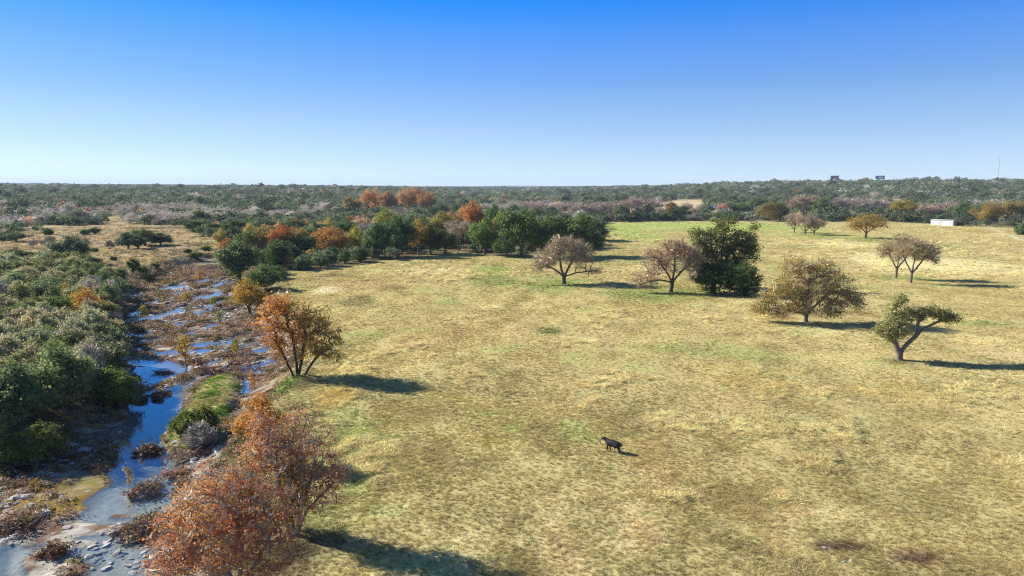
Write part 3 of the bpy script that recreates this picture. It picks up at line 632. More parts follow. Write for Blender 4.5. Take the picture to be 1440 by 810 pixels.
hero('autumn_tree', 203, 366, 646, [(0, 0, 4.3, 1.9, 1.8, 1.5), (-1.2, 0, 3.2, 1.2, 1.2, 1.1), (1.5, .2, 3.6, 1.4, 1.4, 1.2), (.2, .4, 5.4, 1.0, 1.0, .8)], [[(0, 0, -.3), (0, 0, 1), (-.6, 0, 3)], [(0, 0, -.3), (0, 0, 1), (.7, 0, 3.2)]],
     L['mixed'], BARK, 'small orange and yellow tree behind the big bronze tree beside the side channel', nt=260, seg=.5, rbase=.11, leafk=20, leaf=.18, sig=.26, twigk=5, twigl=.5, twigw=.02, tint=(1, .92, .8))
hero('juniper_tree', 204, 412, 744, [(0, 0, 2.2, 1.2, 1.2, 1.7), (.3, 0, 4.2, .8, .8, 1.3), (-.5, .2, 3.1, .8, .8, 1.0)], [[(0, 0, -.3), (0, 0, 1.5), (.1, 0, 4)]], L['juniper'], BARK_DARK, 'small dark juniper under the russet tree', nt=190, seg=.5, rbase=.1, leafk=34, leaf=.16, sig=.22, upb=.6, aspect=.5)
# orange and yellow tree with several stems on the bank
hero('autumn_tree', 205, 418, 530, [(-.6, 0, 8.2, 3.0, 2.8, 2.4), (2.6, .2, 7.6, 3.0, 2.6, 2.4), (-3.4, 0, 6.8, 2.2, 2.2, 2.2), (4.6, 0, 5.6, 2.0, 2.0, 2.0), (-1.6, 0, 10.6, 1.8, 1.8, 1.6), (-2.6, .2, 9.4, 1.6, 1.6, 1.6), (1.2, 0, 5.2, 3.4, 2.4, 1.5), (-2.2, 0, 4.6, 1.8, 1.8, 1.2), (3.6, -.3, 3.8, 1.8, 1.8, 1.0), (-2.6, 0, 3.3, 1.7, 1.6, 1.0), (1.0, -.4, 3.4, 2.0, 1.4, .9), (4.8, -.2, 3.0, 1.6, 1.5, .9)],
     [[(-.3, 0, -.4), (-1.4, 0, 2.4), (-2.6, 0, 5)], [(0, 0, -.4), (-.1, .1, 2.6), (-.5, .2, 6)], [(.15, 0, -.4), (.7, 0, 2.6), (1.4, 0, 5.8)], [(.6, 0, -.4), (2.0, 0, 1.8), (3.8, 0, 4.0)]],
     L['mixed'], BARK_DARK, 'orange and yellow tree with four spreading stems on the creek bank', nt=620, seg=.7, rbase=.19, leafk=15, leaf=.28, sig=.40, twigk=4, twigl=.7, twigw=.03, hue=lambda p: .62 - .14 * p[:, 0] + .05 * (p[:, 2] - 7))
# leaning two-forked tree in the pasture
hero('pecan_tree', 206, 1265, 506, [(-1.2, 0, 4.6, 2.3, 2.3, 2.4), (-.4, .2, 6.6, 1.9, 1.9, 1.5), (-.8, 0, 8.9, 1.0, 1.0, .9), (2.4, .1, 6.9, 1.7, 1.7, 1.2), (4.8, 0, 6.9, 2.2, 1.8, 1.2), (7.0, 0, 6.6, 1.9, 1.6, 1.1), (-2.6, 0, 4.4, 1.2, 1.3, 1.6)],
     [[(0, 0, -.5), (-.1, 0, 1.0), (-.9, 0, 2.6), (-1.6, 0, 4.4)], [(0, 0, -.5), (-.1, 0, 1.0), (1.0, 0, 2.5), (2.1, 0, 3.6), (3.2, 0, 4.8), (5.6, 0, 5.9)], [(2.1, 0, 3.6), (2.3, .1, 5.6), (3.6, .1, 7.0)]],
     L['pale'], BARK_MID, 'olive green tree with a forked leaning trunk, lowest and nearest in the pasture', tint=(1.25, 1.08, .75), nt=380, seg=.6, rbase=.5, rtip=.014, leafk=26, leaf=.27, sig=.36, twigk=4, twigl=.6, twigw=.03)
# round olive brown tree before it
hero('pecan_tree', 207, 1133, 452, [(0, 0, 7.2, 5.0, 5.0, 3.6), (-4.8, 0, 5.8, 3.8, 3.6, 3.0), (4.8, 0, 6.2, 4.2, 3.6, 3.4), (-2.4, 0, 10.4, 3.0, 2.8, 2.2), (2.8, 0, 9.8, 2.8, 2.6, 2.2), (-7.6, 0, 3.6, 2.6, 2.4, 1.9), (7.8, 0, 4.0, 2.8, 2.6, 2.2), (-1, -2.5, 4, 4, 2.5, 2), (4.0, -1.5, 2.6, 3.0, 2.2, 1.4), (-4.6, -1.5, 2.6, 3.0, 2.2, 1.4), (-9.2, 0, 2.4, 1.6, 1.8, 1.1), (9.6, .3, 3.2, 1.6, 1.6, 1.3)],
     [[(0, 0, -.5), (0, 0, 1.3), (-1.8, 0, 3.2), (-4, 0, 5.2)], [(0, 0, -.5), (0, 0, 1.3), (.3, .2, 4.6), (.3, .3, 8)], [(0, 0, -.5), (0, 0, 1.3), (2, 0, 3.4), (4.4, 0, 5.6)], [(0, 0, 1.3), (-3.4, -.6, 2.2), (-6.4, -.6, 2.6)]],
     L['olive'], BARK_MID, 'broad round olive brown tree standing between the dark oak and the forked tree', tint=(1.2, 1.14, .9), nt=680, seg=.9, rbase=.42, leafk=27, leaf=.27, sig=.55, twigk=10, twigl=1.3, twigw=.035)
# two bare trees in mid field
hero('bare_tree', 208, 793, 399, [(0, 0, 8.0, 5.4, 5.0, 3.4), (-4.8, 0, 6.6, 3.6, 3.4, 3.0), (4.6, 0, 7.0, 3.6, 3.4, 3.2), (-1.5, 0, 10.6, 3.2, 3, 1.8), (2.2, 0, 10.4, 3, 3, 1.8), (-7.0, 0, 4.2, 2.2, 2.4, 1.6), (7.4, 0, 3.2, 2.6, 2.2, 1.0)],
     [[(0, 0, -.5), (0, 0, 1.9), (-2.2, 0, 3.6), (-4.6, 0, 4.8)], [(0, 0, -.5), (0, 0, 1.9), (-.8, .3, 4.4), (-1.2, .3, 7.4)], [(0, 0, -.5), (0, 0, 1.9), (1.2, 0, 4.2), (2.6, 0, 7)], [(0, 0, -.5), (0, 0, 1.9), (3.0, -.4, 2.9), (6.6, -.5, 3.4)]],
     L['russet'], BARK, 'bare spreading tree standing alone before the dark oaks', tint=(1.06, .92, .74), nt=560, seg=.8, rbase=.5, rtip=.02, leafk=4, leaf=.24, sig=.8, twigk=15, twigl=1.6, twigw=.045)
hero('bare_tree', 209, 943, 411, [(1.0, 0, 8.2, 5.0, 4.6, 3.6), (-3.6, 0, 8.2, 3.6, 3.4, 2.8), (4.6, 0, 8.2, 3.2, 3.2, 3.2), (.5, 0, 11.0, 3.2, 3, 1.8), (-6.2, -.3, 2.6, 4.0, 2.2, 1.8), (-4.5, 0, 5.2, 2.4, 2.2, 1.8), (5.6, -1, 5.0, 2.4, 2.2, 2)],
     [[(0, 0, -.5), (.3, 0, 2.4), (-1.2, 0, 5), (-3, 0, 7.2)], [(0, 0, -.5), (.3, 0, 2.4), (.8, .3, 5.4), (.8, .3, 9)], [(0, 0, -.5), (.3, 0, 2.4), (2.4, 0, 5), (4.2, 0, 7)], [(.3, 0, 2.4), (-2.6, -.3, 3.0), (-5.6, -.4, 2.6)]],
     L['russet'], BARK, 'russet bare tree with a low drooping limb beside the tall dark oak', nt=560, seg=.8, rbase=.45, rtip=.02, leafk=7, leaf=.25, sig=.8, twigk=14, twigl=1.5, twigw=.045, tint=(1.1, .9, .72))
# tall dark oak with two junipers at its foot
hero('oak_tree', 210, 1012, 404, [(-3.2, 0, 12.0, 5.0, 4.6, 3.8), (4.0, 0, 11.4, 5.0, 4.6, 3.8), (-6.4, .2, 13.4, 2.6, 2.8, 2.0), (-.4, 0, 15.8, 4.2, 4.0, 2.5), (5.8, 0, 7.8, 3.8, 3.6, 3.2), (-2.4, 0, 8.0, 5.4, 4.4, 3.4), (8.0, 0, 15.4, 1.7, 1.7, 1.0), (2, 0, 5.6, 5.4, 4, 2.6), (7.2, 0, 12.4, 2.2, 2.4, 2.0), (-5.6, 0, 9.6, 2.6, 2.6, 2.2), (-5.4, 0, 6.6, 2.8, 2.8, 2.4), (.5, -.5, 4.2, 5.0, 3.6, 2.0), (7.4, 0, 9.8, 2.2, 2.4, 2.2)],
     [[(0, 0, -.5), (0, 0, 4), (-1.8, 0, 8), (-3, 0, 12)], [(0, 0, -.5), (0, 0, 4), (1.8, 0, 8), (3.6, 0, 11)], [(0, 0, -.5), (0, 0, 4), (.2, .3, 10), (0, .3, 14)]],
     L['oak'], BARK, 'tallest dark oak in the pasture, junipers at its foot', nt=760, seg=1.0, rbase=.5, leafk=30, leaf=.42, sig=.6, tint=(1.05, .95, .78))
at('juniper', 1004, 413, 356, 74, 'dark green juniper under the tall dark oak, beside the russet bare tree', tint=(.62, .72, .6))
at('juniper', 1047, 416, 364, 56, 'dark green juniper under the tall dark oak, beside the round olive brown tree', tint=(.6, .75, .6))
# the twin grey trees
for sd, bx, by, dx, lab in ((211, 1260, 391, 0, 'left of the twin grey bare trees in the right pasture'), (212, 1281, 398, 1, 'right and nearer of the twin grey bare trees in the right pasture')):
    hero('bare_tree', sd, bx, by, [(.5 + dx, 0, 8.4, 4.2, 4.0, 2.6), (-3.0, 0, 8.6, 2.8, 2.8, 2.2), (4.2, 0, 8.6, 2.8, 2.8, 2.2), (.6, 0, 10.8, 3, 3, 1.4), (-4, 0, 6.6, 1.8, 2, 1.4), (5.2, 0, 6.2, 1.8, 2, 1.3)],
         [[(0, 0, -.5), (0, 0, 2.6), (-1.6, 0, 5.2), (-2.6, 0, 7.4)], [(0, 0, -.5), (0, 0, 2.6), (.5, .2, 5.4), (.4, .2, 8.2)], [(0, 0, -.5), (0, 0, 2.6), (2.0, 0, 5.2), (3.4, 0, 7.6)]],
         L['russet'], BARK_MID, lab, nt=420, seg=.7, rbase=.34, rtip=.018, leafk=9, leaf=.18, sig=.6, twigk=13, twigl=1.3, twigw=.04, tint=(.95, .85, .6))
at('olive', 1217, 335, 296, 64, 'gold brown tree standing alone between the three small bare trees and the twin grey trees', tint=(1.25, 1.1, .8))
for k, (bx, by, ty, w) in enumerate([(1117, 327, 299, 30), (1132, 330, 300, 36), (1145, 330, 306, 34)]):
    at('bare', bx, by, ty, w, ['left', 'middle', 'right'][k] + ' of three small bare trees on the green part of the pasture', 'three small bare trees', tint=(1.0, .85, .7))

# ---- the trees along the creek and the field's far edge, from left to right
ROW = [('pale', 338, 396, 335, 66, 'large live oak leaning over the creek head behind the yellow sapling', (.62, .72, .5)),
       ('oak', 373, 412, 370, 48, 'small dark live oak directly behind the orange and yellow bank tree', (.95, 1.1, 1.0)),
       ('yellow', 352, 442, 388, 48, 'small yellow tree at the edge of the stony creek bed', (.95, .85, .8)),
       ('orange', 322, 365, 333, 26, 'orange tree showing above the large live oak', (1, .85, .8)),
       ('oak', 352, 362, 318, 44, 'dark oak behind the large live oak', (.9, 1, .8)), ('olive', 372, 362, 312, 40, 'olive brown tree left of the red topped tree', (1, 1, .8)),
       ('orange', 396, 362, 311, 36, 'red topped autumn tree at the creek bend', (1.0, .72, .7)), ('oak', 398, 364, 328, 40, 'dark oak under the red topped tree', (.7, .8, .7)), ('oak', 426, 366, 323, 42, 'dark oak with a bare trunk at the creek bend', (.75, .9, .75)), ('orange', 424, 352, 319, 18, 'small orange crown above the dark oak at the creek bend', (1.1, 1.2, .8)),
       ('sapling', 409, 365, 345, 12, 'yellow sapling left of the dark trunk at the creek bend', (1, .95, .9)), ('sapling', 438, 367, 347, 13, 'bright yellow sapling right of the dark trunk at the creek bend', (1.15, 1.1, .9)), ('sapling', 384, 366, 340, 12, 'orange sapling under the red topped tree', (1.1, .7, .7)), ('sapling', 418, 362, 346, 11, 'pale yellow sapling under the dark oak at the creek bend', (.9, .95, .8)), ('sapling', 479, 362, 350, 12, 'yellow green sapling under the big orange tree', (.8, 1.1, .8)), ('sapling', 494, 361, 350, 8, 'little yellow sapling beside the big dark green tree', (1, 1, .9)),
       ('orange', 467, 362, 313, 52, 'big orange tree at the field edge', (1.0, 1.05, .9)), ('yellow', 501, 359, 314, 32, 'yellow green tree beside the big orange tree', (.8, 1.05, .8)), ('olive', 517, 360, 324, 22, 'thin olive tree left of the big dark green tree', (1, 1, .8)),
       ('oak', 532, 361, 308, 46, 'left half of the big dark green oak clump at the field edge', (.72, .98, .95)), ('oak', 560, 361, 298, 50, 'right half of the big dark green oak clump at the field edge', (.7, .95, .85)), ('juniper', 524, 362, 335, 28, 'grey green juniper at the foot of the big dark green oak clump', (.8, .95, 1.1)),
       ('yellow', 588, 358, 304, 38, 'golden topped tree right of the big dark green oaks', (.95, .85, .8)), ('oak', 606, 357, 312, 36, 'dark brown oak beside the golden topped tree', (1.0, .85, .75)), ('oak', 626, 357, 320, 34, 'low dark oak at the shaded field corner', (.9, .8, .75)), ('bare', 645, 352, 307, 46, 'grey brown bare tree left of the round green oak', (1.1, .95, .8)),
       ('oak', 682, 358, 303, 50, 'round green oak with a clear trunk at the field edge', (1.05, 1.25, .8)), ('oak', 735, 361, 287, 64, 'tallest of the dark oak group behind the bare spreading tree', (.85, 1.05, .8)), ('oak', 712, 361, 320, 34, 'low oak filling the gap left of the dark oak group', (.9, 1.05, .8)), ('oak', 776, 360, 298, 60, 'middle tree of the dark oak group behind the bare spreading tree', (.9, .98, .72)), ('oak', 818, 360, 297, 56, 'right hand end of the dark oak group, casting shade on the field', (.95, .98, .75)),
       # behind them
       ('gold', 620, 338, 295, 30, 'olive gold tree in the second row behind the golden topped tree', (1.1, 1.15, .8)), ('orange', 668, 338, 279, 34, 'tall orange tree behind the round green oak', (1, .9, .85)), ('orange', 652, 330, 288, 26, 'shorter orange tree left of the tall orange one', (1, 1, .9)), ('oak', 694, 330, 284, 30, 'dark green crown right of the tall orange tree', (.8, 1.1, .9)), ('orange', 714, 328, 294, 16, 'little red crown left of the dark oak group', (1, .65, .6)), ('gold', 640, 335, 300, 34, 'brown gold crown in the second row above the bare field corner', (1, .85, .8)), ('gold', 703, 340, 300, 34, 'olive brown crown behind the round green oak', (1, .9, .8)), ('juniper', 455, 345, 318, 40, 'dark juniper behind the big orange tree', (.8, .9, .9)), ('juniper', 490, 340, 306, 46, 'dark juniper behind the yellow green tree', (.75, .9, .85)), ('yellow', 548, 330, 290, 40, 'light green crown showing above the big dark green oaks', (.55, .8, .6)), ('bare', 520, 345, 310, 36, 'bare grey crown left above the big dark green oaks', (1, 1, 1)),
       ('juniper', 300, 332, 309, 44, 'dark juniper at the end of the meadow', (.75, .85, .8)), ('juniper', 330, 338, 306, 46, 'dark juniper behind the large live oak', (.7, .85, .75)), ('juniper', 275, 326, 306, 30, 'dark juniper at the meadow corner', (.8, .9, .8)), ('juniper', 365, 330, 305, 40, 'dark juniper behind the olive brown tree', (.75, .9, .8)), ('juniper', 415, 332, 306, 44, 'dark juniper behind the red topped tree', (.75, .88, .8))]
for kd, bx, by, ty, w, lab, tn in ROW: at(kd, bx, by, ty, w, lab, None, tn)

# ---- the row across the far end of the pasture
FAR_ROW = [('bare', 866, 309, 280, 34), ('bare', 890, 309, 274, 40), ('bare', 918, 309, 278, 36), ('bare', 843, 309, 282, 30), ('bare', 815, 309, 284, 34), ('bare', 790, 306, 283, 30), ('bare', 760, 304, 283, 30), ('bare', 742, 302, 281, 30)]
for i, (kd, bx, by, ty, w) in enumerate(FAR_ROW): at(kd, bx, by, ty, w, 'pinkish grey bare tree, ' + ['sixth', 'seventh', 'eighth', 'fifth', 'fourth', 'third', 'second', 'first'][i] + ' from the left in the far hedge', 'bare trees of the far hedge', (1.1, .95, .95))
for i in range(15):
    bx = 846 + i * 7.2; at('bush', bx, 308.5 - .4 * (i % 2), 299 - 1.5 * RN.random(), 13, 'low dark bush, ' + 'first second third fourth fifth sixth seventh eighth ninth tenth eleventh twelfth thirteenth fourteenth fifteenth'.split()[i] + ' from the left under the far hedge', 'dark bushes of the far hedge', (.6, .7, .7))
for kd, bx, by, ty, w, lab, tn in [
    ('juniper', 957, 309, 284, 36, 'round dark green tree at the right end of the far hedge', (.7, .9, 1.0)), ('gold', 944, 308, 282, 26, 'brown tree behind the round dark green tree of the far hedge', (1, .8, .8)), ('bare', 927, 311, 290, 16, 'small dark trunked tree standing out in front of the far hedge', (1, 1, 1)), ('bare', 966, 304, 284, 22, 'pale bare tree in front of the tan field beside the barn', (1.1, 1, .85)), ('bare', 984, 303, 287, 18, 'thin bare tree before the tan field, left of the barn', (1.1, 1, .85)), ('bare', 975, 307, 291, 12, 'little russet tree between the far hedge and the barn', (1.2, .9, .8)),
    ('bare', 1016, 306, 285, 22, 'russet brown tree in front of the barn', (1.5, .85, .6)), ('pale', 1027, 304, 282, 24, 'grey green tree right of the barn', (.7, .8, .8)), ('oak', 1043, 304, 284, 28, 'green oak right of the barn', (1.1, 1.2, .9)), ('oak', 1062, 302, 276, 36, 'blue green oak behind the green one near the barn', (.8, 1, 1)),
    ('gold', 1082, 311, 281, 42, 'olive oak at the left end of the far tree row', (.8, .75, .7)), ('oak', 1097, 311, 284, 30, 'dark oak second from the left in the far tree row', (1, .9, .8)), ('bare', 1125, 306, 272, 50, 'tall brown bare tree in the far tree row', (1, .85, .7)), ('gold', 1146, 306, 274, 34, 'tall olive tree in the far tree row', (.7, .7, .6)),
    ('oak', 1156, 309, 278, 36, 'dark oak with a clear trunk in the far tree row', (.85, .9, .85)), ('bare', 1178, 309, 276, 38, 'dark bare tree with a crooked trunk in the far tree row', (.7, .65, .65)), ('bare', 1205, 304, 276, 46, 'grey bare tree behind the lone gold brown tree', (1, .95, .95)), ('bare', 1232, 303, 278, 44, 'grey bare tree left of the golden pair', (1, .95, 1)),
    ('gold', 1261, 309, 282, 34, 'left tree of the golden pair in the far row', (1.15, 1.1, .8)), ('gold', 1276, 309, 280, 40, 'right tree of the golden pair in the far row', (1.25, 1.15, .8)), ('bare', 1303, 312, 286, 34, 'russet bare tree between the golden pair and the white shed', (1.1, .85, .8)), ('bare', 1322, 308, 284, 34, 'grey bare tree behind the white shed', (1, .9, .85)),
    ('oak', 1352, 311, 284, 36, 'green oak right behind the white shed', (.9, 1.1, .8)), ('gold', 1372, 314, 290, 28, 'brown gold oak right of the white shed', (.9, .85, .8)), ('gold', 1391, 316, 281, 40, 'gold oak second right of the white shed', (1.1, 1.0, .8)), ('gold', 1413, 315, 279, 40, 'gold oak third right of the white shed', (1.05, .95, .8)), ('gold', 1436, 315, 280, 42, 'gold oak at the right edge of the picture', (1.0, .92, .8)),
    ('oak', 1380, 310, 284, 34, 'dark oak behind the gold oaks', (.8, .9, .8)), ('bush', 1440, 330, 311, 26, 'grey green bush at the right edge of the picture below the gold oaks', (.9, 1, 1.1)), ('bare', 1335, 309, 281, 30, 'brown bare tree above the white shed roof', (.9, .8, .75))]:
    at(kd, bx, by, ty, w, lab, None, tn)

# ---- the meadow left of the creek
for kd, bx, by, ty, w, lab, tn in [
    ('bush', 120, 330, 321, 13, 'round dark bush left of its twin in the left meadow', (.6, .85, .6)), ('juniper', 134, 329, 317, 14, 'round dark juniper right of its twin in the left meadow', (.8, 1, .7)), ('bare', 118, 350, 333, 18, 'small crooked tree in the middle of the left meadow', (.7, .7, .6)), ('grey', 154, 350, 336, 15, 'pinkish leafless shrub in the left meadow', (1, .85, .85)),
    ('bush', 87, 349, 344, 7, 'tiny round bush in the left meadow, left of a bigger one', (.7, .9, .6)), ('bush', 98, 351, 343, 12, 'round green bush below the middle of the left meadow', (.8, 1, .7)), ('bush', 133, 354, 348, 11, 'low dark bush below the crooked tree', (.6, .8, .6)), ('bush', 160, 366, 359, 10, 'small bush above the near woods', (.7, .8, .6)),
    ('bare', 71, 348, 330, 14, 'thin crooked trunk with a sparse crown in the left meadow', (.8, .8, .7)), ('bare', 60, 346, 337, 9, 'dead leaning trunk in the left meadow', (.7, .7, .7)), ('bush', 68, 330, 320, 14, 'round green bush at the back of the left meadow', (.8, .95, .8)), ('pale', 24, 340, 325, 26, 'sparse tree at the left edge of the meadow', (.7, .8, .7)), ('juniper', 8, 338, 325, 18, 'dark juniper at the left edge of the meadow', (.7, .8, .8)), ('bare', 47, 350, 336, 13, 'spindly leafless tree in the left meadow', (.9, .9, .9)),
    ('pale', 180, 350, 323, 32, 'leaning live oak at the left of the meadow clump', (.55, .62, .5)), ('oak', 205, 346, 319, 34, 'dark live oak in the middle of the meadow clump', (1, 1, .9)), ('pale', 226, 345, 325, 30, 'low live oak at the right of the meadow clump', (.5, .55, .45)), ('pale', 195, 350, 330, 26, 'low branching live oak at the front of the meadow clump', (.55, .62, .45)),
    ('juniper', 188, 383, 357, 16, 'upright juniper between the meadow and the creek', (1, 1, .8)), ('bush', 200, 384, 371, 14, 'green bush beside the upright juniper', (1, 1, .8)), ('bush', 218, 378, 368, 12, 'dark bush on the creek slope', (.7, .8, .7)), ('bush', 206, 396, 383, 20, 'wide dark bush at the head of the stony bed', (.65, .65, .6)), ('bush', 224, 390, 382, 14, 'small dark bush at the head of the stony bed', (.6, .6, .55)),
    ('bush', 275, 362, 353, 18, 'dark bush on the far creek slope', (.6, .75, .6)), ('bush', 264, 356, 349, 12, 'low bush behind the dark one on the far creek slope', (.7, .75, .65)), ('bush', 290, 352, 345, 14, 'bush at the foot of the dark junipers', (.6, .7, .6)), ('juniper', 22, 374, 346, 42, 'wide dark juniper before the meadow at the left edge', (.8, .9, .8)), ('juniper', 60, 370, 351, 24, 'dark juniper right of the wide one before the meadow', (.75, .85, .75)),
    ('juniper', 100, 376, 352, 28, 'upright green juniper at the back of the near woods', (.95, 1, .8)), ('pale', 122, 376, 357, 26, 'pale live oak at the back of the near woods', (.85, .85, .8))]:
    at(kd, bx, by, ty, w, lab, None, tn)

# ---- the near woods on the left bank
def top(kind, px, py, H, W, label, group=None, tint=(1, 1, 1)):
    X, Y, Z = ground_top(px, py, H); return put(kind, X, Y, float(interp_z([X], [Y])[0]), H, W, label, group, tint)
top('juniper', 52, 588, 4.6, 5.6, 'yellow green juniper, lowest of the near woods, at the left edge', tint=(1.7, 1.35, 1.0)); top('juniper', 8, 600, 4.2, 4.6, 'yellow green juniper cut by the left edge below the woods', tint=(1.5, 1.3, .9))
top('pale', 75, 482, 7.5, 9.0, 'big pale yellow green live oak in the near woods', tint=(.95, 1.0, .75)); top('pale', 18, 500, 7.5, 8.5, 'pale live oak cut by the left edge in the near woods', tint=(.8, .9, .7)); top('pale', 140, 449, 6.5, 8.0, 'pale grey green live oak overhanging the creek', tint=(.9, .9, .85))
top('juniper', 158, 503, 6.5, 6.5, 'bright green juniper on the creek edge of the near woods', tint=(1.35, 1.25, .8)); top('grey', 98, 456, 5.5, 6.5, 'lilac grey leafless crown among the near woods', tint=(1.15, 1.05, 1.15)); top('mixed', 120, 402, 7, 6.0, 'orange and yellow tree among the green near woods', tint=(1.15, 1.1, .9)); top('yellow', 92, 394, 6.5, 3.2, 'small yellow crown among the near woods', tint=(1, .9, .8))
top('pale', 70, 386, 7, 10, 'wide pale grey green live oak at the back of the near woods', tint=(.9, .95, .85)); top('pale', 160, 388, 6.5, 8, 'pale green live oak where the woods meet the stony bed', tint=(.8, .9, .65)); top('pale', 18, 380, 7, 8, 'grey live oak at the left edge of the near woods', tint=(.75, .85, .85)); top('juniper', 70, 412, 6.5, 8, 'round bright green juniper in the near woods', tint=(1.15, 1.2, .85)); top('juniper', 28, 418, 6, 7, 'round green juniper left of the bright one', tint=(1, 1.1, .9))
LW = gpoly([(-170, 700), (-60, 640), (30, 612), (120, 590), (150, 570), (160, 530), (162, 470), (166, 430), (178, 408), (150, 398), (100, 378), (0, 380), (-120, 392), (-260, 430), (-330, 520)])
rng = np.random.default_rng(77); xa = np.array([p[0] for p in LW]); ya = np.array([p[1] for p in LW])
def spaced(P, r0, taken):
    out = []
    for x, y in P:
        if all((x - a) ** 2 + (y - b) ** 2 > max(r0, .55 * (r0 + w * .6)) ** 2 for a, b, w in taken if abs(x - a) < 12 and abs(y - b) < 12): out.append((x, y)); taken.append((x, y, r0 * .7))
    return out
P = np.stack([rng.uniform(xa.min(), xa.max(), 5000), rng.uniform(ya.min(), ya.max(), 5000)], 1); P = P[(poly_sd(P[:, 0], P[:, 1], LW) < 0) & (poly_sd(P[:, 0], P[:, 1], MEADOW) > 2)]
tk = list(taken); SP_ = spaced(P[:2600], 3.5, tk); n_lw = 0
LWK = {'juniper': 'juniper', 'pale': 'grey green live oak', 'grey': 'leafless grey shrub', 'oak': 'dark oak'}
def place_words(u, v):
    row = ['beside the blue pool', 'by the green island', 'by the brown brush bars', 'beside the middle puddles', 'beside the upper pools', 'below the left meadow'][int(np.digitize(-v, [-575, -520, -475, -430, -398]))]
    side = ['at the picture edge', 'amid the near woods', 'on the creek side'][int(np.digitize(u, [35, 110]))]
    return side + ' ' + row
for x, y in SP_:
    u, v = to_pix(x, y, 3.0)
    if u < -60 or n_lw > 170: continue
    q = RN.random(); kd = 'juniper' if q < .44 else 'pale' if q < .86 else 'oak' if q < .93 else 'grey'; g = 1.3 + .5 * RN.random()
    H = (4.2 + 2.6 * RN.random()); W = (4.4 + 2.6 * RN.random()); n_lw += 1; warm = RN.random()
    lab = ('tall ' if H > 5.9 else 'low ' if H < 4.9 else '') + ('bright ' if g > 1.6 else '') + ('yellowish ' if warm > .6 and kd in ('juniper', 'pale') else 'green ' if kd == 'juniper' else '') + LWK[kd] + ' ' + place_words(float(u), float(v))
    put(kd, x, y, float(interp_z([x], [y])[0]), H, W, lab, 'trees of the near woods', (1, 1, 1.02) if kd == 'grey' else (g * (1.05 + .35 * warm), g * 1.02, g * 1.12))

# ================================================================== SCATTERED STUFF (instanced from points)
def scatter(name, P, rot, sc, tint, idx, protos, label, cat=None):
    me = bpy.data.meshes.new(name); me.vertices.add(len(P)); me.vertices.foreach_set('co', np.asarray(P, np.float32).ravel())
    for an, ty, dat, key in (('rot', 'FLOAT_VECTOR', rot, 'vector'), ('scl', 'FLOAT_VECTOR', sc, 'vector'), ('tint', 'FLOAT_COLOR', np.concatenate([tint, np.ones((len(P), 1))], 1), 'color'), ('idx', 'INT', idx, 'value')):
        a = me.attributes.new(an, ty, 'POINT'); a.data.foreach_set(key, np.asarray(dat, np.int32 if ty == 'INT' else np.float32).ravel())
    o = ob(name, me); c = bpy.data.collections.new(name + '_shapes')
    for i, pm in enumerate(protos):
        po = bpy.data.objects.new('%02d_%s' % (i, name), pm); c.objects.link(po)
    ng = bpy.data.node_groups.new(name, 'GeometryNodeTree'); ng.interface.new_socket('Geometry', in_out='INPUT', socket_type='NodeSocketGeometry'); ng.interface.new_socket('Geometry', in_out='OUTPUT', socket_type='NodeSocketGeometry')
    N = ng.nodes; gi = N.new('NodeGroupInput'); go = N.new('NodeGroupOutput'); ip = N.new('GeometryNodeInstanceOnPoints'); ci = N.new('GeometryNodeCollectionInfo')
    ci.inputs['Collection'].default_value = c; ci.inputs['Separate Children'].default_value = True; ci.inputs['Reset Children'].default_value = True; ip.inputs['Pick Instance'].default_value = True
    def na(an, ty): n = N.new('GeometryNodeInputNamedAttribute'); n.data_type = ty; n.inputs['Name'].default_value = an; return [s for s in n.outputs if s.enabled and s.name == 'Attribute'][0]
    er = N.new('FunctionNodeEulerToRotation'); lk = ng.links.new
    lk(gi.outputs[0], ip.inputs['Points']); lk(ci.outputs[0], ip.inputs['Instance']); lk(na('idx', 'INT'), ip.inputs['Instance Index']); lk(na('rot', 'FLOAT_VECTOR'), er.inputs[0]); lk(er.outputs[0], ip.inputs['Rotation']); lk(na('scl', 'FLOAT_VECTOR'), ip.inputs['Scale']); lk(ip.outputs[0], go.inputs[0])
    md = o.modifiers.new('scatter', 'NODES'); md.node_group = ng
    return tag(o, label, cat, None, 'stuff')

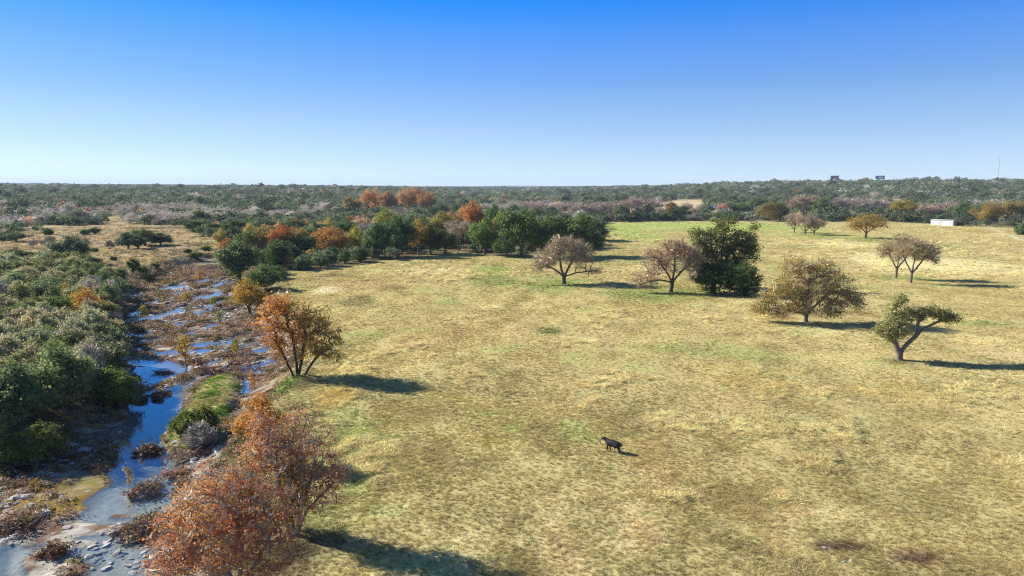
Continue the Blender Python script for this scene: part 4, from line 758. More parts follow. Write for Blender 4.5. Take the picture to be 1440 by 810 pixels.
# ---- far woods: the nearest trees are things of their own, the rest one mass
def far_proto(seed, kind):
    rng = np.random.default_rng(seed)
    if kind == 'grove':
        V = []; n = 1100; c = rng.uniform(-1, 1, (26, 2)); hh = .55 + .45 * rng.random(26)
        p = rng.integers(0, 26, n); d = rng.normal(size=(n, 3)); d /= np.linalg.norm(d, axis=1)[:, None]; d[:, 2] = np.abs(d[:, 2]) * .9 - .1
        ctr = np.concatenate([c[p], np.zeros((n, 1))], 1) + d * np.array([.24, .24, 1.]) * hh[p][:, None]; size = np.array([.11, .11, .2]); cv = rng.random(26)[p]
    else:
        n = {'juniper': 330, 'oak': 330, 'bare': 420, 'autumn': 330}[kind]; k = 14 if kind != 'juniper' else 9
        lc = rng.normal(size=(k, 3)) * np.array([.26, .26, .17]) + np.array([0, 0, .58 if kind != 'juniper' else .5]); lr = .17 + .12 * rng.random(k); p = rng.integers(0, k, n)
        d = rng.normal(size=(n, 3)); d /= np.linalg.norm(d, axis=1)[:, None]; ctr = lc[p] + d * (lr[p] * rng.random(n) ** .3)[:, None]; ctr[:, 2] = np.maximum(ctr[:, 2], .08)
        size = np.array([.075, .075, .075]); cv = rng.random(k)[p]
    o = ctr - np.array([0, 0, .3]); o /= np.linalg.norm(o, axis=1)[:, None]
    nrm = rng.normal(size=(n, 3)) * .7 + o * .8; nrm /= np.linalg.norm(nrm, axis=1)[:, None]; t = rng.normal(size=(n, 3)); t -= (t * nrm).sum(1)[:, None] * nrm; t /= np.linalg.norm(t, axis=1)[:, None]; b = np.cross(nrm, t)
    s = (.6 + .8 * rng.random(n))[:, None]
    if kind == 'bare': t, b = t * 1.6, b * .28
    V = np.stack([ctr + t * size * s, ctr + b * size * s * .75, ctr - t * size * s, ctr - b * size * s * .75], 1).reshape(-1, 3); V[:, 2] = np.maximum(V[:, 2], 0)
    F = np.arange(n * 4).reshape(-1, 4); var = np.repeat(.5 * cv + .5 * rng.random(n), 4)
    if kind != 'grove':                                            # a short trunk
        m = MB().tube((0, 0, -.05), (0, 0, .45), .035, .02, 5); tv = np.concatenate(m.V); tq = np.array([q for q in m.Q if len(q) == 4]) + len(V); V = np.concatenate([V, tv]); var = np.concatenate([var, np.zeros(len(tv))]); return mesh_np('far_' + kind, V, [F, tq], FARLEAF, var)
    return mesh_np('far_' + kind, V, F, FARLEAF, var)
FP = [far_proto(301 + i, k) for i, k in enumerate(['juniper', 'juniper', 'juniper', 'oak', 'oak', 'bare', 'bare', 'autumn', 'autumn', 'grove', 'grove'])]
rng = np.random.default_rng(99)
pts = []; r = 175.0
while r < 2600:
    s = 5.6 + .0042 * r + (max(0, r - 1200) * .004); n = int(1.62 * r / s); az = -.81 + 1.62 * (np.arange(n) + rng.uniform(0, 1, n)) / n; rr = r + rng.uniform(0, s, n); pts.append(np.stack([rr * np.sin(az), rr * np.cos(az)], 1)); r += s
P = np.concatenate(pts); x, y = P[:, 0], P[:, 1]
keep = ~open_mask(x, y) & (poly_sd(x, y, LW) > 2)
gap = fbm(x, y, 90, 3, 201); rt_ = sstep(.05, .25, np.arctan2(x, y)) * sstep(450, 700, np.hypot(x, y)); keep &= (gap < .64 - .10 * rt_) | (rng.random(len(x)) < .2)
d2 = np.zeros(len(x), bool); tkn = np.array(taken)
for a, b, w in tkn: d2 |= (x - a) ** 2 + (y - b) ** 2 < (w + 1.2) ** 2
keep &= ~d2
P = P[keep]; x, y = P[:, 0], P[:, 1]; z = interp_z(x, y); n = len(P); u, v = to_pix(x, y, z)
BZ = [gell(*e) for e in [(150, 303, 110, 9), (330, 306, 60, 8), (60, 305, 50, 8), (500, 300, 40, 6), (440, 300, 30, 5), (215, 312, 50, 5), (20, 318, 25, 8), (30, 290, 40, 5), (760, 300, 90, 7), (1215, 294, 40, 5), (1310, 300, 20, 6), (560, 312, 30, 6), (395, 308, 40, 6)]]
OZ = [gell(*e) for e in [(535, 302, 68, 2.2), (600, 301, 24, 2.2)]]; OZ2 = [gell(*e) for e in [(640, 320, 50, 8), (400, 335, 70, 8), (500, 325, 40, 8)]]
def zone(Z, x, y, pad=1.): 
    k = np.zeros(len(x))
    for cx, cyy, rx, ry in Z: k = np.maximum(k, sstep(1.25 * pad, .7 * pad, np.sqrt(((x - cx) / max(rx, 6)) ** 2 + ((y - cyy) / max(ry, 10)) ** 2)))
    return k
qb = zone(BZ, x, y) * .8 + .06 + .15 * (fbm(x, y, 60, 3, 203) > .6); qo = np.maximum(zone(OZ, x, y) * .8, zone(OZ2, x, y) * .22) + .015 * (fbm(x, y, 120, 2, 205) > .5)
q = rng.random(n); q2 = rng.random(n); kind = np.where(q < qo, 3, np.where(q2 < qb, 2, np.where(rng.random(n) < .36, 1, 0)))   # 0 juniper 1 oak 2 bare 3 autumn
right = sstep(.05, .3, np.arctan2(x, y))
H = np.select([kind == 0, kind == 1, kind == 2, kind == 3], [4.2 + 2.4 * rng.random(n), 5.2 + 3 * rng.random(n), 4.4 + 2 * rng.random(n), 14 + 5 * rng.random(n)]); H = np.where((kind == 3) & (zone(OZ, x, y) < .1), 7, H * np.where(kind == 3, .9, 1))
H = H * (1 + .2 * sstep(500, 1500, np.hypot(x, y))) * (.85 + .9 * rng.random(n) ** 4) * (.72 + .56 * fbm(x, y, 70, 3, 207))
W = H * np.select([kind == 0, kind == 1, kind == 2, kind == 3], [.95 + .4 * rng.random(n), 1.15 + .4 * rng.random(n), 1.2 + .4 * rng.random(n), .7 + .35 * rng.random(n)])
g = (.75 + .6 * rng.random(n))[:, None]; tv = rng.random(n)[:, None]
tint = np.select([(kind == 0)[:, None], (kind == 1)[:, None], (kind == 2)[:, None], (kind == 3)[:, None]],
                 [np.array([.075, .115, .05]) * (1 - tv) + np.array([.13, .165, .08]) * tv, np.array([.11, .13, .065]) * (1 - tv) + np.array([.21, .225, .14]) * tv, np.array([.40, .35, .32]) * (1 - tv) + np.array([.34, .29, .22]) * tv, np.array([.52, .22, .11]) * (1 - tv) + np.array([.48, .33, .13]) * tv]) * g * (.8 + .9 * fbm(x, y, 110, 3, 209))[:, None]
size = H / np.hypot(x, y); inview = (u > -20) & (u < 1460); order = np.argsort(-np.where(inview, size, 0)); solo = np.zeros(n, bool); N_SOLO = 150; solo[order[:N_SOLO]] = True
FW = {0: ('juniper', 'dark green juniper'), 1: ('pale', 'grey green live oak'), 2: ('grey', 'lilac grey leafless shrub'), 3: ('orange', 'autumn coloured riverside tree')}
COLS = [(60, 'behind the left end of the meadow'), (130, 'behind the round bushes of the meadow'), (200, 'behind the live oak clump of the meadow'), (270, 'behind the right end of the meadow'), (330, 'above the creek head'), (390, 'behind the red topped tree'), (450, 'behind the creek bend'), (510, 'behind the big orange tree'), (580, 'behind the big dark green oaks'), (640, 'behind the golden topped tree'), (700, 'behind the round green oak'), (780, 'behind the dark oak group'), (860, 'behind the bare spreading tree'), (960, 'beyond the far hedge'), (1060, 'near the barn'), (1160, 'behind the far tree row'), (1300, 'behind the golden pair'), (1600, 'behind the gold oaks')]
for i in np.nonzero(solo)[0]:
    kd, lab = FW[int(kind[i])]; gg = float(g[i, 0]); where = next(w for c_, w in COLS if u[i] < c_); dd = float(np.hypot(x[i], y[i]))
    lab = ('tall ' if H[i] > (5.6, 7, 5.6, 16)[int(kind[i])] else '') + ('pale ' if gg > 1.15 else 'dull ' if gg < .9 else '') + lab + ' ' + where + (', front row' if dd < 330 else ', second row' if dd < 420 else ', far back')
    if kind[i] == 3: kd = ['orange', 'mixed', 'gold', 'orange', 'yellow', 'orange'][int(tv[i, 0] * 5.99)]
    put(kd, float(x[i]), float(y[i]), float(z[i]), float(H[i]), float(W[i]), lab, 'trees of the woods beyond', (gg * .95, gg * (.95 if kind[i] == 3 and tv[i] < .5 else 1.05), gg * (1.35 if kind[i] == 3 else 1)) if kind[i] != 1 else (gg * .6, gg * .65, gg * .6))
m = ~solo; ridx = np.select([kind == 0, kind == 1, kind == 2], [rng.integers(0, 3, n), rng.integers(3, 5, n), rng.integers(5, 7, n)], rng.integers(7, 9, n))
# beyond: groves to the skyline
gp = []; r = 2550.
while r < 9000:
    s = 30 + .012 * r; k = int(1.7 * r / s); az = -.85 + 1.7 * (np.arange(k) + rng.uniform(0, 1, k)) / k; rr = r + rng.uniform(0, s * 1.6, k); gp.append(np.stack([rr * np.sin(az), rr * np.cos(az)], 1)); r += s * 1.6
G = np.concatenate(gp); gk = fbm(G[:, 0], G[:, 1], 500, 3, 211) < .60; G = G[gk]; ng_ = len(G); gtv = rng.random(ng_)[:, None]
allP = np.concatenate([np.stack([x[m], y[m], z[m] - .1], 1), np.concatenate([G, (interp_z(G[:, 0], G[:, 1]) - .5)[:, None]], 1)])
allS = np.concatenate([np.stack([W[m], W[m], H[m]], 1), np.stack([45 + 25 * gtv[:, 0], 45 + 25 * gtv[:, 0], 6 + 9 * rng.random(ng_) ** 2], 1)])
allT = np.concatenate([tint[m], (np.array([.08, .11, .06]) * (1 - gtv) + np.array([.15, .165, .11]) * gtv) * (.8 + .4 * rng.random((ng_, 1)))])
allI = np.concatenate([ridx[m], rng.integers(9, 11, ng_)]); allR = np.zeros((len(allP), 3)); allR[:, 2] = rng.uniform(0, 6.28, len(allP))
scatter('woodland', allP, allR, allS, allT, allI, FP, 'far woods of junipers, oaks and grey leafless thickets reaching the skyline', 'woodland')
print('woodland', len(allP), 'solo', N_SOLO)

# ---- grass of the pasture and the meadow
def tuft(seed, n, rad, spread, w, curl=.4):
    rng = np.random.default_rng(seed); a = rng.uniform(0, 6.28, n); rr = rad * np.sqrt(rng.random(n)); b = np.stack([rr * np.cos(a), rr * np.sin(a), np.zeros(n)], 1)
    d = rng.normal(size=(n, 3)) * spread; d[:, 2] = 1; d[:, 0] += .25; d /= np.linalg.norm(d, axis=1)[:, None]; l = (.55 + .6 * rng.random(n))[:, None]
    s = np.cross(d, rng.normal(size=(n, 3))); s /= np.linalg.norm(s, axis=1)[:, None]; mid = b + d * l * .55; tip = b + d * l + np.stack([d[:, 0] * curl, d[:, 1] * curl, -.12 * np.ones(n)], 1) * l
    V = np.stack([b - s * w, b + s * w, mid + s * w * .8, tip, mid - s * w * .8], 1).reshape(-1, 3)
    return mesh_np('tuft', V, np.arange(n * 5).reshape(-1, 5), GRASSM, np.repeat(rng.random(n), 5))
def weed(seed):
    rng = np.random.default_rng(seed); n = 26; c = rng.normal(size=(n, 3)) * np.array([.35, .35, .2]) + np.array([0, 0, .35]); c[:, 2] = np.abs(c[:, 2]); t = rng.normal(size=(n, 3)); t /= np.linalg.norm(t, axis=1)[:, None]; b = np.cross(t, rng.normal(size=(n, 3))); b /= np.linalg.norm(b, axis=1)[:, None]; s = .17
    return mesh_np('weed', np.stack([c + t * s, c + b * s * .6, c - t * s, c - b * s * .6], 1).reshape(-1, 3), np.arange(n * 4).reshape(-1, 4), GRASSM, np.repeat(rng.random(n), 4))
TU = [tuft(401, 22, .55, .55, .035), tuft(402, 22, .6, .7, .035), tuft(403, 34, .5, .45, .03), tuft(404, 30, .7, .5, .03), weed(405), weed(406)]
rng = np.random.default_rng(123)
def wedge(n, y0, y1, p=1.):
    yy = (y0 ** p + (y1 ** p - y0 ** p) * rng.random(n)) ** (1 / p); return (rng.uniform(-1, 1, n) * (.80 * yy + 8)), yy
gy_ = 36 * (540 / 36) ** rng.random(420000); gx_ = rng.uniform(-1, 1, len(gy_)) * (.80 * gy_ + 8)
fs = poly_sd(gx_, gy_, FIELD); ms = poly_sd(gx_, gy_, MEADOW); isl = poly_sd(gx_, gy_, ISLAND) - 1.0; bd = poly_sd(gx_, gy_, BED)
tall = fbm(gx_, gy_ * .6, 14, 4, 221) * .5 + fbm(gx_, gy_ * .6, 3.5, 3, 223) * .5
ok = ((fs < 1.5) | (ms < 0) | (isl < .2) | ((bd > 2.5) & (bd < 14) & (gx_ > -60) & (rng.random(len(gx_)) < .7))) & ((bd > .8) | (isl < .2)) & (rng.random(len(gx_)) < .45 + .9 * sstep(.40, .60, tall) + clumps(gx_, gy_))
ok &= line_d(gx_, gy_, TRACK) > 1.5
gx_, gy_, tall = gx_[ok], gy_[ok], tall[ok]; n = len(gx_); cg = ground_color(gx_, gy_); j = rng.random(n)
kc = clumps(gx_, gy_); th = np.maximum(np.where(rng.random(n) < .25 + .75 * kc, kc, 0) * (.5 + .5 * rng.random(n)), .22 * sstep(.54, .68, tall)); dist = sstep(60, 300, gy_)
hgt = (.08 + .14 * rng.random(n)) * (1 - th) + th * (.30 + .36 * rng.random(n)); hgt = hgt * (1 + 1.0 * dist); wid = np.maximum(hgt * 1.15, .16 * (1 + 1.6 * dist)) * (.8 + .5 * rng.random(n))
wd = rng.random(n) < .04 + .10 * (fbm(gx_, gy_, 8, 3, 225) > .58)
tn = cg * (.85 + .6 * j)[:, None] * (1 + .12 * th)[:, None] * (1 + th[:, None] * np.array([.02, .0, -.05])); tn = np.where(wd[:, None], tn * .35 + np.array([.05, .075, .03]), tn)
gi_ = np.where(wd, rng.integers(4, 6, n), np.where(th > .5, rng.integers(2, 4, n), rng.integers(0, 2, n))); gr = np.zeros((n, 3)); gr[:, 2] = rng.normal(size=n) * 1.0
scatter('grass', np.stack([gx_, gy_, interp_z(gx_, gy_) - .01], 1), gr, np.stack([wid, wid, np.where(wd, np.maximum(hgt, .18), hgt)], 1), np.clip(tn, .01, .95), gi_, TU, 'dry golden and olive pasture grass in tufts', 'grass')
print('grass', n)

# ---- dead brush, leaves and stones of the creek bed
def clump(seed, n=46):
    rng = np.random.default_rng(seed); c = rng.normal(size=(n, 3)) * np.array([.34, .34, .22]) + np.array([0, 0, .2]); c[:, 2] = np.abs(c[:, 2]); t = rng.normal(size=(n, 3)); t /= np.linalg.norm(t, axis=1)[:, None]; b = np.cross(t, rng.normal(size=(n, 3))); b /= np.linalg.norm(b, axis=1)[:, None]; s = (.06 + .10 * rng.random(n))[:, None]
    k = (rng.random(n) < .3)[:, None]; tt = np.where(k, t * 2.6, t); bb = np.where(k, b * .18, b * .7)
    return mesh_np('brush', np.stack([c + tt * s, c + bb * s, c - tt * s, c - bb * s], 1).reshape(-1, 3), np.arange(n * 4).reshape(-1, 4), GRASSM, np.repeat(rng.random(n), 4))
def rock_mesh(seed, mat, flat=.5, sub=2, rough=.25):
    import bmesh
    rng = np.random.default_rng(seed); bm = bmesh.new(); bmesh.ops.create_icosphere(bm, subdivisions=sub, radius=.5)
    k = rng.normal(size=(7, 3)); k /= np.linalg.norm(k, axis=1)[:, None]; dcut = .30 + .16 * rng.random(7)
    for vv in bm.verts:
        p = np.array(vv.co)
        for q, dd in zip(k, dcut):
            e = p @ q - dd
            if e > 0: p = p - q * e * .9
        p = p * (1 + rng.normal() * .05 * rough * 4); p[2] *= flat; vv.co = p
    me = bpy.data.meshes.new('stone'); bm.to_mesh(me); bm.free(); me.materials.append(mat); return me
CL = [clump(501), clump(502), clump(503)]
bx0, by0 = np.array([p[0] for p in BED]), np.array([p[1] for p in BED]); n = 60000
cx_ = rng.uniform(bx0.min(), bx0.max(), n); cy_ = np.maximum(34, 34 + (235 - 34) * rng.random(n) ** 1.25)
sd = poly_sd(cx_, cy_, BED); zz = interp_z(cx_, cy_); isl = poly_sd(cx_, cy_, ISLAND) - 1.0; br = fbm(cx_, cy_, 5, 3, 231)
bar = np.zeros(n)
for ex, ey, rx, ry, hh in BAR_W[:8]: bar = np.maximum(bar, (((cx_ - ex) / rx) ** 2 + ((cy_ - ey) / ry) ** 2 < 1.1) * 1.)
ok = (sd < 5) & (isl > -.3) & (zz > WL + .04) & ((rng.random(n) < sstep(.36, .58, br) * np.where(cy_ < 60, .6, 1.) * np.where(sd > 0, .5, 1)) | ((bar > 0) & (rng.random(n) < .95)))
cx_, cy_, zz, bar = cx_[ok], cy_[ok], zz[ok], bar[ok]; n = len(cx_); j = rng.random(n)[:, None]; j2 = rng.random(n)
tn = np.array([.24, .125, .08]) * (1 - j) + np.array([.54, .42, .32]) * j; tn = np.where((j2 < .12)[:, None], np.array([.11, .14, .045]), tn); tn = np.where((j2 > .86)[:, None], np.array([.38, .26, .05]), tn); tn = np.where((j2 > .95)[:, None], np.array([.10, .06, .04]), tn)
s = (.5 + .6 * rng.random(n)) * (1 + .6 * sstep(80, 200, cy_)) * (1 + .25 * bar); rt = np.zeros((n, 3)); rt[:, 2] = rng.uniform(0, 6.28, n)
scatter('streambed_brush', np.stack([cx_, cy_, zz - .03], 1), rt, np.stack([s, s, s * (.6 + .6 * rng.random(n))], 1), tn, rng.integers(0, 3, n), CL, 'reddish brown dead brush and fallen leaves over the stony creek bed', 'brush')
print('brush', n)
n = 60000; sx = rng.uniform(bx0.min(), bx0.max(), n); sy = 34 + (235 - 34) * rng.random(n) ** 1.5; sd = poly_sd(sx, sy, BED); zz = interp_z(sx, sy); isl = poly_sd(sx, sy, ISLAND)
ok = (sd < 2) & (isl > .3) & (zz > WL - .15) & (rng.random(n) < sstep(.35, .6, fbm(sx, sy, 4, 3, 241)) * np.where(sy > 62, .8, 1)); sx, sy, zz = sx[ok], sy[ok], zz[ok]; n = len(sx)
RS = [rock_mesh(601 + i, None, .4 + .1 * i, 1) for i in range(4)]
STM = leaf_mat('creek_stone', [(1, 1, 1), (1, 1, 1)], 0, inst=True)
for me in RS: me.materials.clear(); me.materials.append(STM)
s = (.12 + .7 * rng.random(n) ** 3.5) * (1 + .7 * sstep(70, 180, sy)); rt = np.zeros((n, 3)); rt[:, 2] = rng.uniform(0, 6.28, n); rt[:, :2] = rng.normal(size=(n, 2)) * .2; tn = np.array([.50, .46, .41]) * (.55 + .6 * rng.random((n, 1)))
scatter('creek_gravel', np.stack([sx, sy, zz], 1), rt, np.stack([s * (1 + rng.random(n)), s, s * .8], 1), tn, rng.integers(0, 4, n), RS, 'pale limestone gravel and broken ledges of the creek bed', 'gravel')
# ---- undergrowth of the near woods and along the bank
n = 22000; ux = rng.uniform(-290, 0, n); uy = rng.uniform(45, 420, n); lw = poly_sd(ux, uy, LW); bd = poly_sd(ux, uy, BED); fsd = poly_sd(ux, uy, FIELD); msd = poly_sd(ux, uy, MEADOW)
trd = line_d(ux, uy, TRIB)
ok = ((lw < 3) & (rng.random(n) < .8)) | ((bd > 2) & (bd < 12) & (fsd > -1) & (rng.random(n) < .55)) | ((trd < 12) & (fsd > 0) & (rng.random(n) < .6)) | ((msd < 0) & (rng.random(n) < .16 + .6 * sstep(.5, .65, fbm(ux, uy, 14, 3, 251)) + .4 * sstep(-26, -8, msd - .0 * ux) * sstep(40, 10, bd))); ok &= bd > .8
ux, uy = ux[ok], uy[ok]; lw = lw[ok]; n = len(ux); j = rng.random(n)[:, None]; j2 = rng.random(n)
tn = np.array([.10, .13, .055]) * (1 - j) + np.array([.23, .19, .10]) * j; tn = np.where((j2 < .2)[:, None], np.array([.32, .23, .15]), tn); tn = np.where(((j2 > .9) & (lw > 2))[:, None], np.array([.34, .18, .05]), tn)
s = .7 + 1.0 * rng.random(n); rt = np.zeros((n, 3)); rt[:, 2] = rng.uniform(0, 6.28, n)
scatter('undergrowth', np.stack([ux, uy, interp_z(ux, uy) - .05], 1), rt, np.stack([s, s, s * .8], 1), tn, rng.integers(0, 3, n), CL, 'low brown and green undergrowth along the creek banks and under the near woods', 'undergrowth')

# ================================================================== THINGS IN AND ALONG THE CREEK
BRUSH = leaf_mat('brush_dead', [(.10, .05, .03), (.20, .10, .06), (.30, .19, .12), (.46, .36, .26)], .1)
DRIFT = plain_mat('driftwood', (.40, .35, .29), .9, nscale=4, c2=(.20, .16, .13))
def brush_heap(px, py, wpx, hgt, label, tint=(1, 1, 1), n=520, sticks=26):
    X, Y, Z = base(px, py); W = wpx * math.hypot(Y, 27) / FPX; rng = np.random.default_rng(int(px * 7 + py))
    sub = np.stack([rng.uniform(-.42, .42, 7) * W, rng.uniform(-.3, .3, 7) * W, np.zeros(7)], 1); wgt = (.4 + rng.random(7))[:, None]; pk = rng.integers(0, 7, n); c = sub[pk] + rng.normal(size=(n, 3)) * np.array([W * .13, W * .13, hgt * .3]) * wgt[pk]; c[:, 2] = np.abs(c[:, 2]); k = (rng.random(n) < .4)[:, None]
    t = rng.normal(size=(n, 3)); t /= np.linalg.norm(t, axis=1)[:, None]; b = np.cross(t, rng.normal(size=(n, 3))); b /= np.linalg.norm(b, axis=1)[:, None]; s = (.08 + .09 * rng.random(n))[:, None]
    tt = np.where(k, t * 3., t); bb = np.where(k, b * .15, b * .7); V = np.stack([c + tt * s, c + bb * s, c - tt * s, c - bb * s], 1).reshape(-1, 3)
    e = bpy.data.objects.new('brush_heap', None); col.objects.link(e); e.location = (X, Y, Z); tag(e, label, 'brush heap', 'heaps of dead brush in the creek')
    f = ob('foliage', mesh_np('foliage', V, np.arange(n * 4).reshape(-1, 4), BRUSH, np.repeat(rng.random(n), 4)), e); f.color = tuple(tint) + (1,)
    m = MB()
    for i in range(sticks):
        a = rng.uniform(0, 6.28); p = np.array((rng.normal() * W * .28, rng.normal() * W * .22, .05)); q = p + np.array((math.cos(a) * W * .35, math.sin(a) * W * .35, hgt * (.3 + .7 * rng.random()))); m.tube(p, q, .035, .012, 4)
    m.build('branch_foliage', DRIFT, e); return e
for px, py, w, h, lab, tn in [(206, 694, 40, 1.1, 'tawny brush heap on the shoal in the middle of the lower creek', (1.3, 1.2, 1.1)), (196, 752, 38, 1.0, 'dark brown brush heap below the tawny one in the creek', (.85, .75, .75)), (22, 742, 60, .9, 'dark brush heap at the left edge of the lower creek', (.6, .55, .55)), (72, 778, 34, .9, 'small russet brush heap in the shallows at the bottom left', (.9, .7, .6)),
                              (206, 634, 34, .5, 'dark driftwood and weed raft lying across the blue pool', (.35, .35, .35)), (227, 553, 28, .4, 'low brown bar of brush at the head of the blue pool', (1, .8, .6)), (222, 561, 12, .4, 'tiny dark brush islet in the blue pool', (.5, .4, .4)), (196, 564, 20, .5, 'dark brush clump on the left rim of the blue pool', (.5, .45, .4)),
                              (272, 640, 60, 1.3, 'pale tangled brush under the green bush on the creek bank', (1.5, 1.3, 1.2)), (248, 665, 34, .8, 'bleached twig heap at the water edge behind the bronze tree', (1.9, 1.7, 1.6)), (228, 527, 30, .7, 'brown brush bar across the upper pool', (.8, .7, .6)), (300, 520, 40, .9, 'red brown brush bank above the green island', (1, .7, .6)), (275, 510, 36, .8, 'red brown brush mound left of the green island head', (1, .65, .55)), (345, 522, 44, .9, 'red brown brush at the head of the side channel', (1, .65, .55)), (125, 655, 30, .5, 'pale driftwood heap on the shaded left shore', (1.6, 1.4, 1.2)), (320, 500, 40, .8, 'reddish brush in the middle of the stony bed', (1, .65, .55))]:
    brush_heap(px, py, w, h, lab, tn)
# green bush on the bank, saplings and small plants in the bed
at('bush', 268, 612, 570, 52, 'bright green bush on the bank beside the blue pool', None, (1.25, 1.1, .7)); at('bush', 288, 606, 566, 40, 'yellowish green bush behind the bright green one beside the blue pool', None, (1.5, 1.2, .8)); at('grey', 282, 628, 588, 50, 'leafless tangled shrub in front of the green bushes by the blue pool', None, (1, 1, 1))
for px, py, ty, w, lab, tn in [(262, 524, 468, 22, 'thin yellow sapling with a dark stem in the stony bed', (.9, .8, .6)), (202, 452, 428, 14, 'small yellow green sapling near the left pools', (.8, 1, .6)), (310, 458, 434, 14, 'pale green sapling in the upper bed', (.6, .9, .7)), (333, 500, 470, 14, 'olive sapling near the side channel', (.7, .8, .5)), (355, 555, 520, 12, 'orange sapling at the side channel', (1.1, .7, .6)), (182, 690, 648, 12, 'spindly pale sapling standing in the creek above the tawny heap', (.9, 1, 1.2)), (280, 398, 378, 14, 'small orange sapling at the head of the stony bed', (1.1, .8, .7)), (300, 434, 416, 16, 'low green sapling in the upper bed', (.6, .9, .6)), (262, 424, 408, 20, 'yellow olive sapling between the upper pools', (.9, .9, .6))]:
    at('sapling', px, py, ty, w, lab, None, tn)
# dead logs
def log(p0, p1, r, label):
    a = base(*p0); b = base(*p1); a = np.array(a) + (0, 0, r * .8); b = np.array(b) + (0, 0, r * 1.4); m = MB(); d = b - a; n = 6; prev = a; rg = np.random.default_rng(int(p0[0]))
    for i in range(1, n + 1):
        q = a + d * i / n + rg.normal(size=3) * r * .5 * (i < n); m.tube(prev, q, r * (1 - .5 * (i - 1) / n), r * (1 - .5 * i / n), 7); prev = q
    m.tube(a + d * .5, a + d * .62 + np.array((0, 0, .5)), r * .4, r * .15, 5); m.tube(a + d * .7, a + d * .8 + np.array((.3, -.3, .35)), r * .3, r * .1, 5)
    return tag(m.build('fallen_log', DRIFT), label, 'log', 'fallen logs along the creek')
log((112, 652), (148, 631), .09, 'pale fallen branch on the shaded left shore'); log((255, 652), (290, 634), .10, 'grey dead limb under the green bush'); log((300, 528), (330, 508), .12, 'dark log among the red brown brush in the stony bed'); log((145, 618), (168, 604), .1, 'sunlit dead branch at the foot of the near woods')
# boulders along the shore
STONE = plain_mat('boulder_stone', (.52, .48, .42), .9, nscale=2.5, c2=(.27, .245, .21), bump=.6)
bl = [(60, 722, 22, 'white limestone boulder on the left gravel shore'), (42, 712, 14, 'grey boulder left of the white limestone one'), (98, 628, 20, 'pale shaded slab under the near woods'), (118, 632, 14, 'small pale slab right of the shaded one'), (130, 770, 12, 'flat pale rock in the bottom shallows'), (160, 748, 14, 'flat pale ledge rock in the rapids'), (225, 735, 14, 'pale ledge rock beside the dark brown brush heap'), (95, 742, 12, 'flat rock between ochre pool and rapids'), (20, 700, 16, 'grey stone at the left edge of the gravel shore'), (150, 800, 13, 'flat pale rock at the very bottom of the creek')]
for i, (px, py, w, lab) in enumerate(bl):
    X, Y, Z = base(px, py); W = w * math.hypot(Y, 27) / FPX; o = ob('boulder', rock_mesh(700 + i, STONE, .45, 3, .15), None, (X, Y, Z + .02), (0, 0, RN.random() * 6), (W * 1.2, W, W)); tag(o, lab, 'boulder', 'pale boulders of the creek')
for i, (px, py, lab) in enumerate([(1187, 791, 'white stone on the bare soil patch near the bottom edge'), (1197, 789, 'second white stone right beside the first on the bare soil patch'), (1159, 771, 'grey stone left of the dark soil patch')]):
    X, Y, Z = base(px, py); tag(ob('stone', rock_mesh(730 + i, STONE, .5, 2, .15), None, (X, Y, Z + .05), (0, 0, i), (.34, .28, .3)), lab, 'stone', 'stones in the pasture')

# ================================================================== COW
def cow():
    X, Y, Z = base(863, 636)
    J = [((-.62, 0, 1.02), .30, .33), ((-.2, 0, .98), .36, .40), ((.25, 0, .98), .37, .42), ((.62, 0, 1.05), .31, .39), ((.92, 0, 1.20), .19, .27), ((1.14, 0, 1.36), .15, .20), ((1.30, 0, 1.36), .14, .16), ((1.50, 0, 1.24), .09, .11), ((1.62, 0, 1.17), .085, .09)]
    E = [(i, i + 1) for i in range(8)]; V = [j[0] for j in J]; Rr = [j[1:] for j in J]
    def chain(root, pts):
        prev = root
        for p, r in pts: V.append(p); Rr.append((r, r)); E.append((prev, len(V) - 1)); prev = len(V) - 1
    for s in (-1, 1):
        chain(3, [((.62, s * .20, .80), .15), ((.66 + .05 * s, s * .21, .50), .085), ((.62 + .10 * s, s * .21, .30), .065), ((.64 + .12 * s, s * .21, .08), .05), ((.68 + .12 * s, s * .21, .02), .06)])
        chain(0, [((-.66, s * .20, .80), .19), ((-.56 - .04 * s, s * .21, .58), .11), ((-.74 - .06 * s, s * .21, .42), .07), ((-.70 - .06 * s, s * .21, .10), .05), ((-.66 - .06 * s, s * .21, .02), .06)])
        chain(6, [((1.27, s * .15, 1.45), .045), ((1.24, s * .28, 1.44), .03)])
    chain(0, [((-.90, 0, 1.14), .06), ((-.98, 0, .95), .03), ((-.99, 0, .60), .025), ((-.98, 0, .42), .05)])
    me = bpy.data.meshes.new('cow'); me.from_pydata(V, E, []); o = ob('cow', me)
    sk = o.modifiers.new('skin', 'SKIN'); sk.use_smooth_shade = True
    for i, r in enumerate(Rr): me.skin_vertices[0].data[i].radius = r; me.skin_vertices[0].data[i].use_root = (i == 0)
    sb = o.modifiers.new('smooth', 'SUBSURF'); sb.levels = 2; sb.render_levels = 2
    me.materials.append(plain_mat('black_hide', (.012, .010, .010), .55, nscale=5, c2=(.03, .024, .022)))
    o.location = (X, Y, Z - .02); o.rotation_euler = (0, 0, math.atan2(.55, -.83)); o.scale = (.84, .92, .90)
    return tag(o, 'black cow standing alone in the pasture, head turned to the creek', 'cow')
cow()

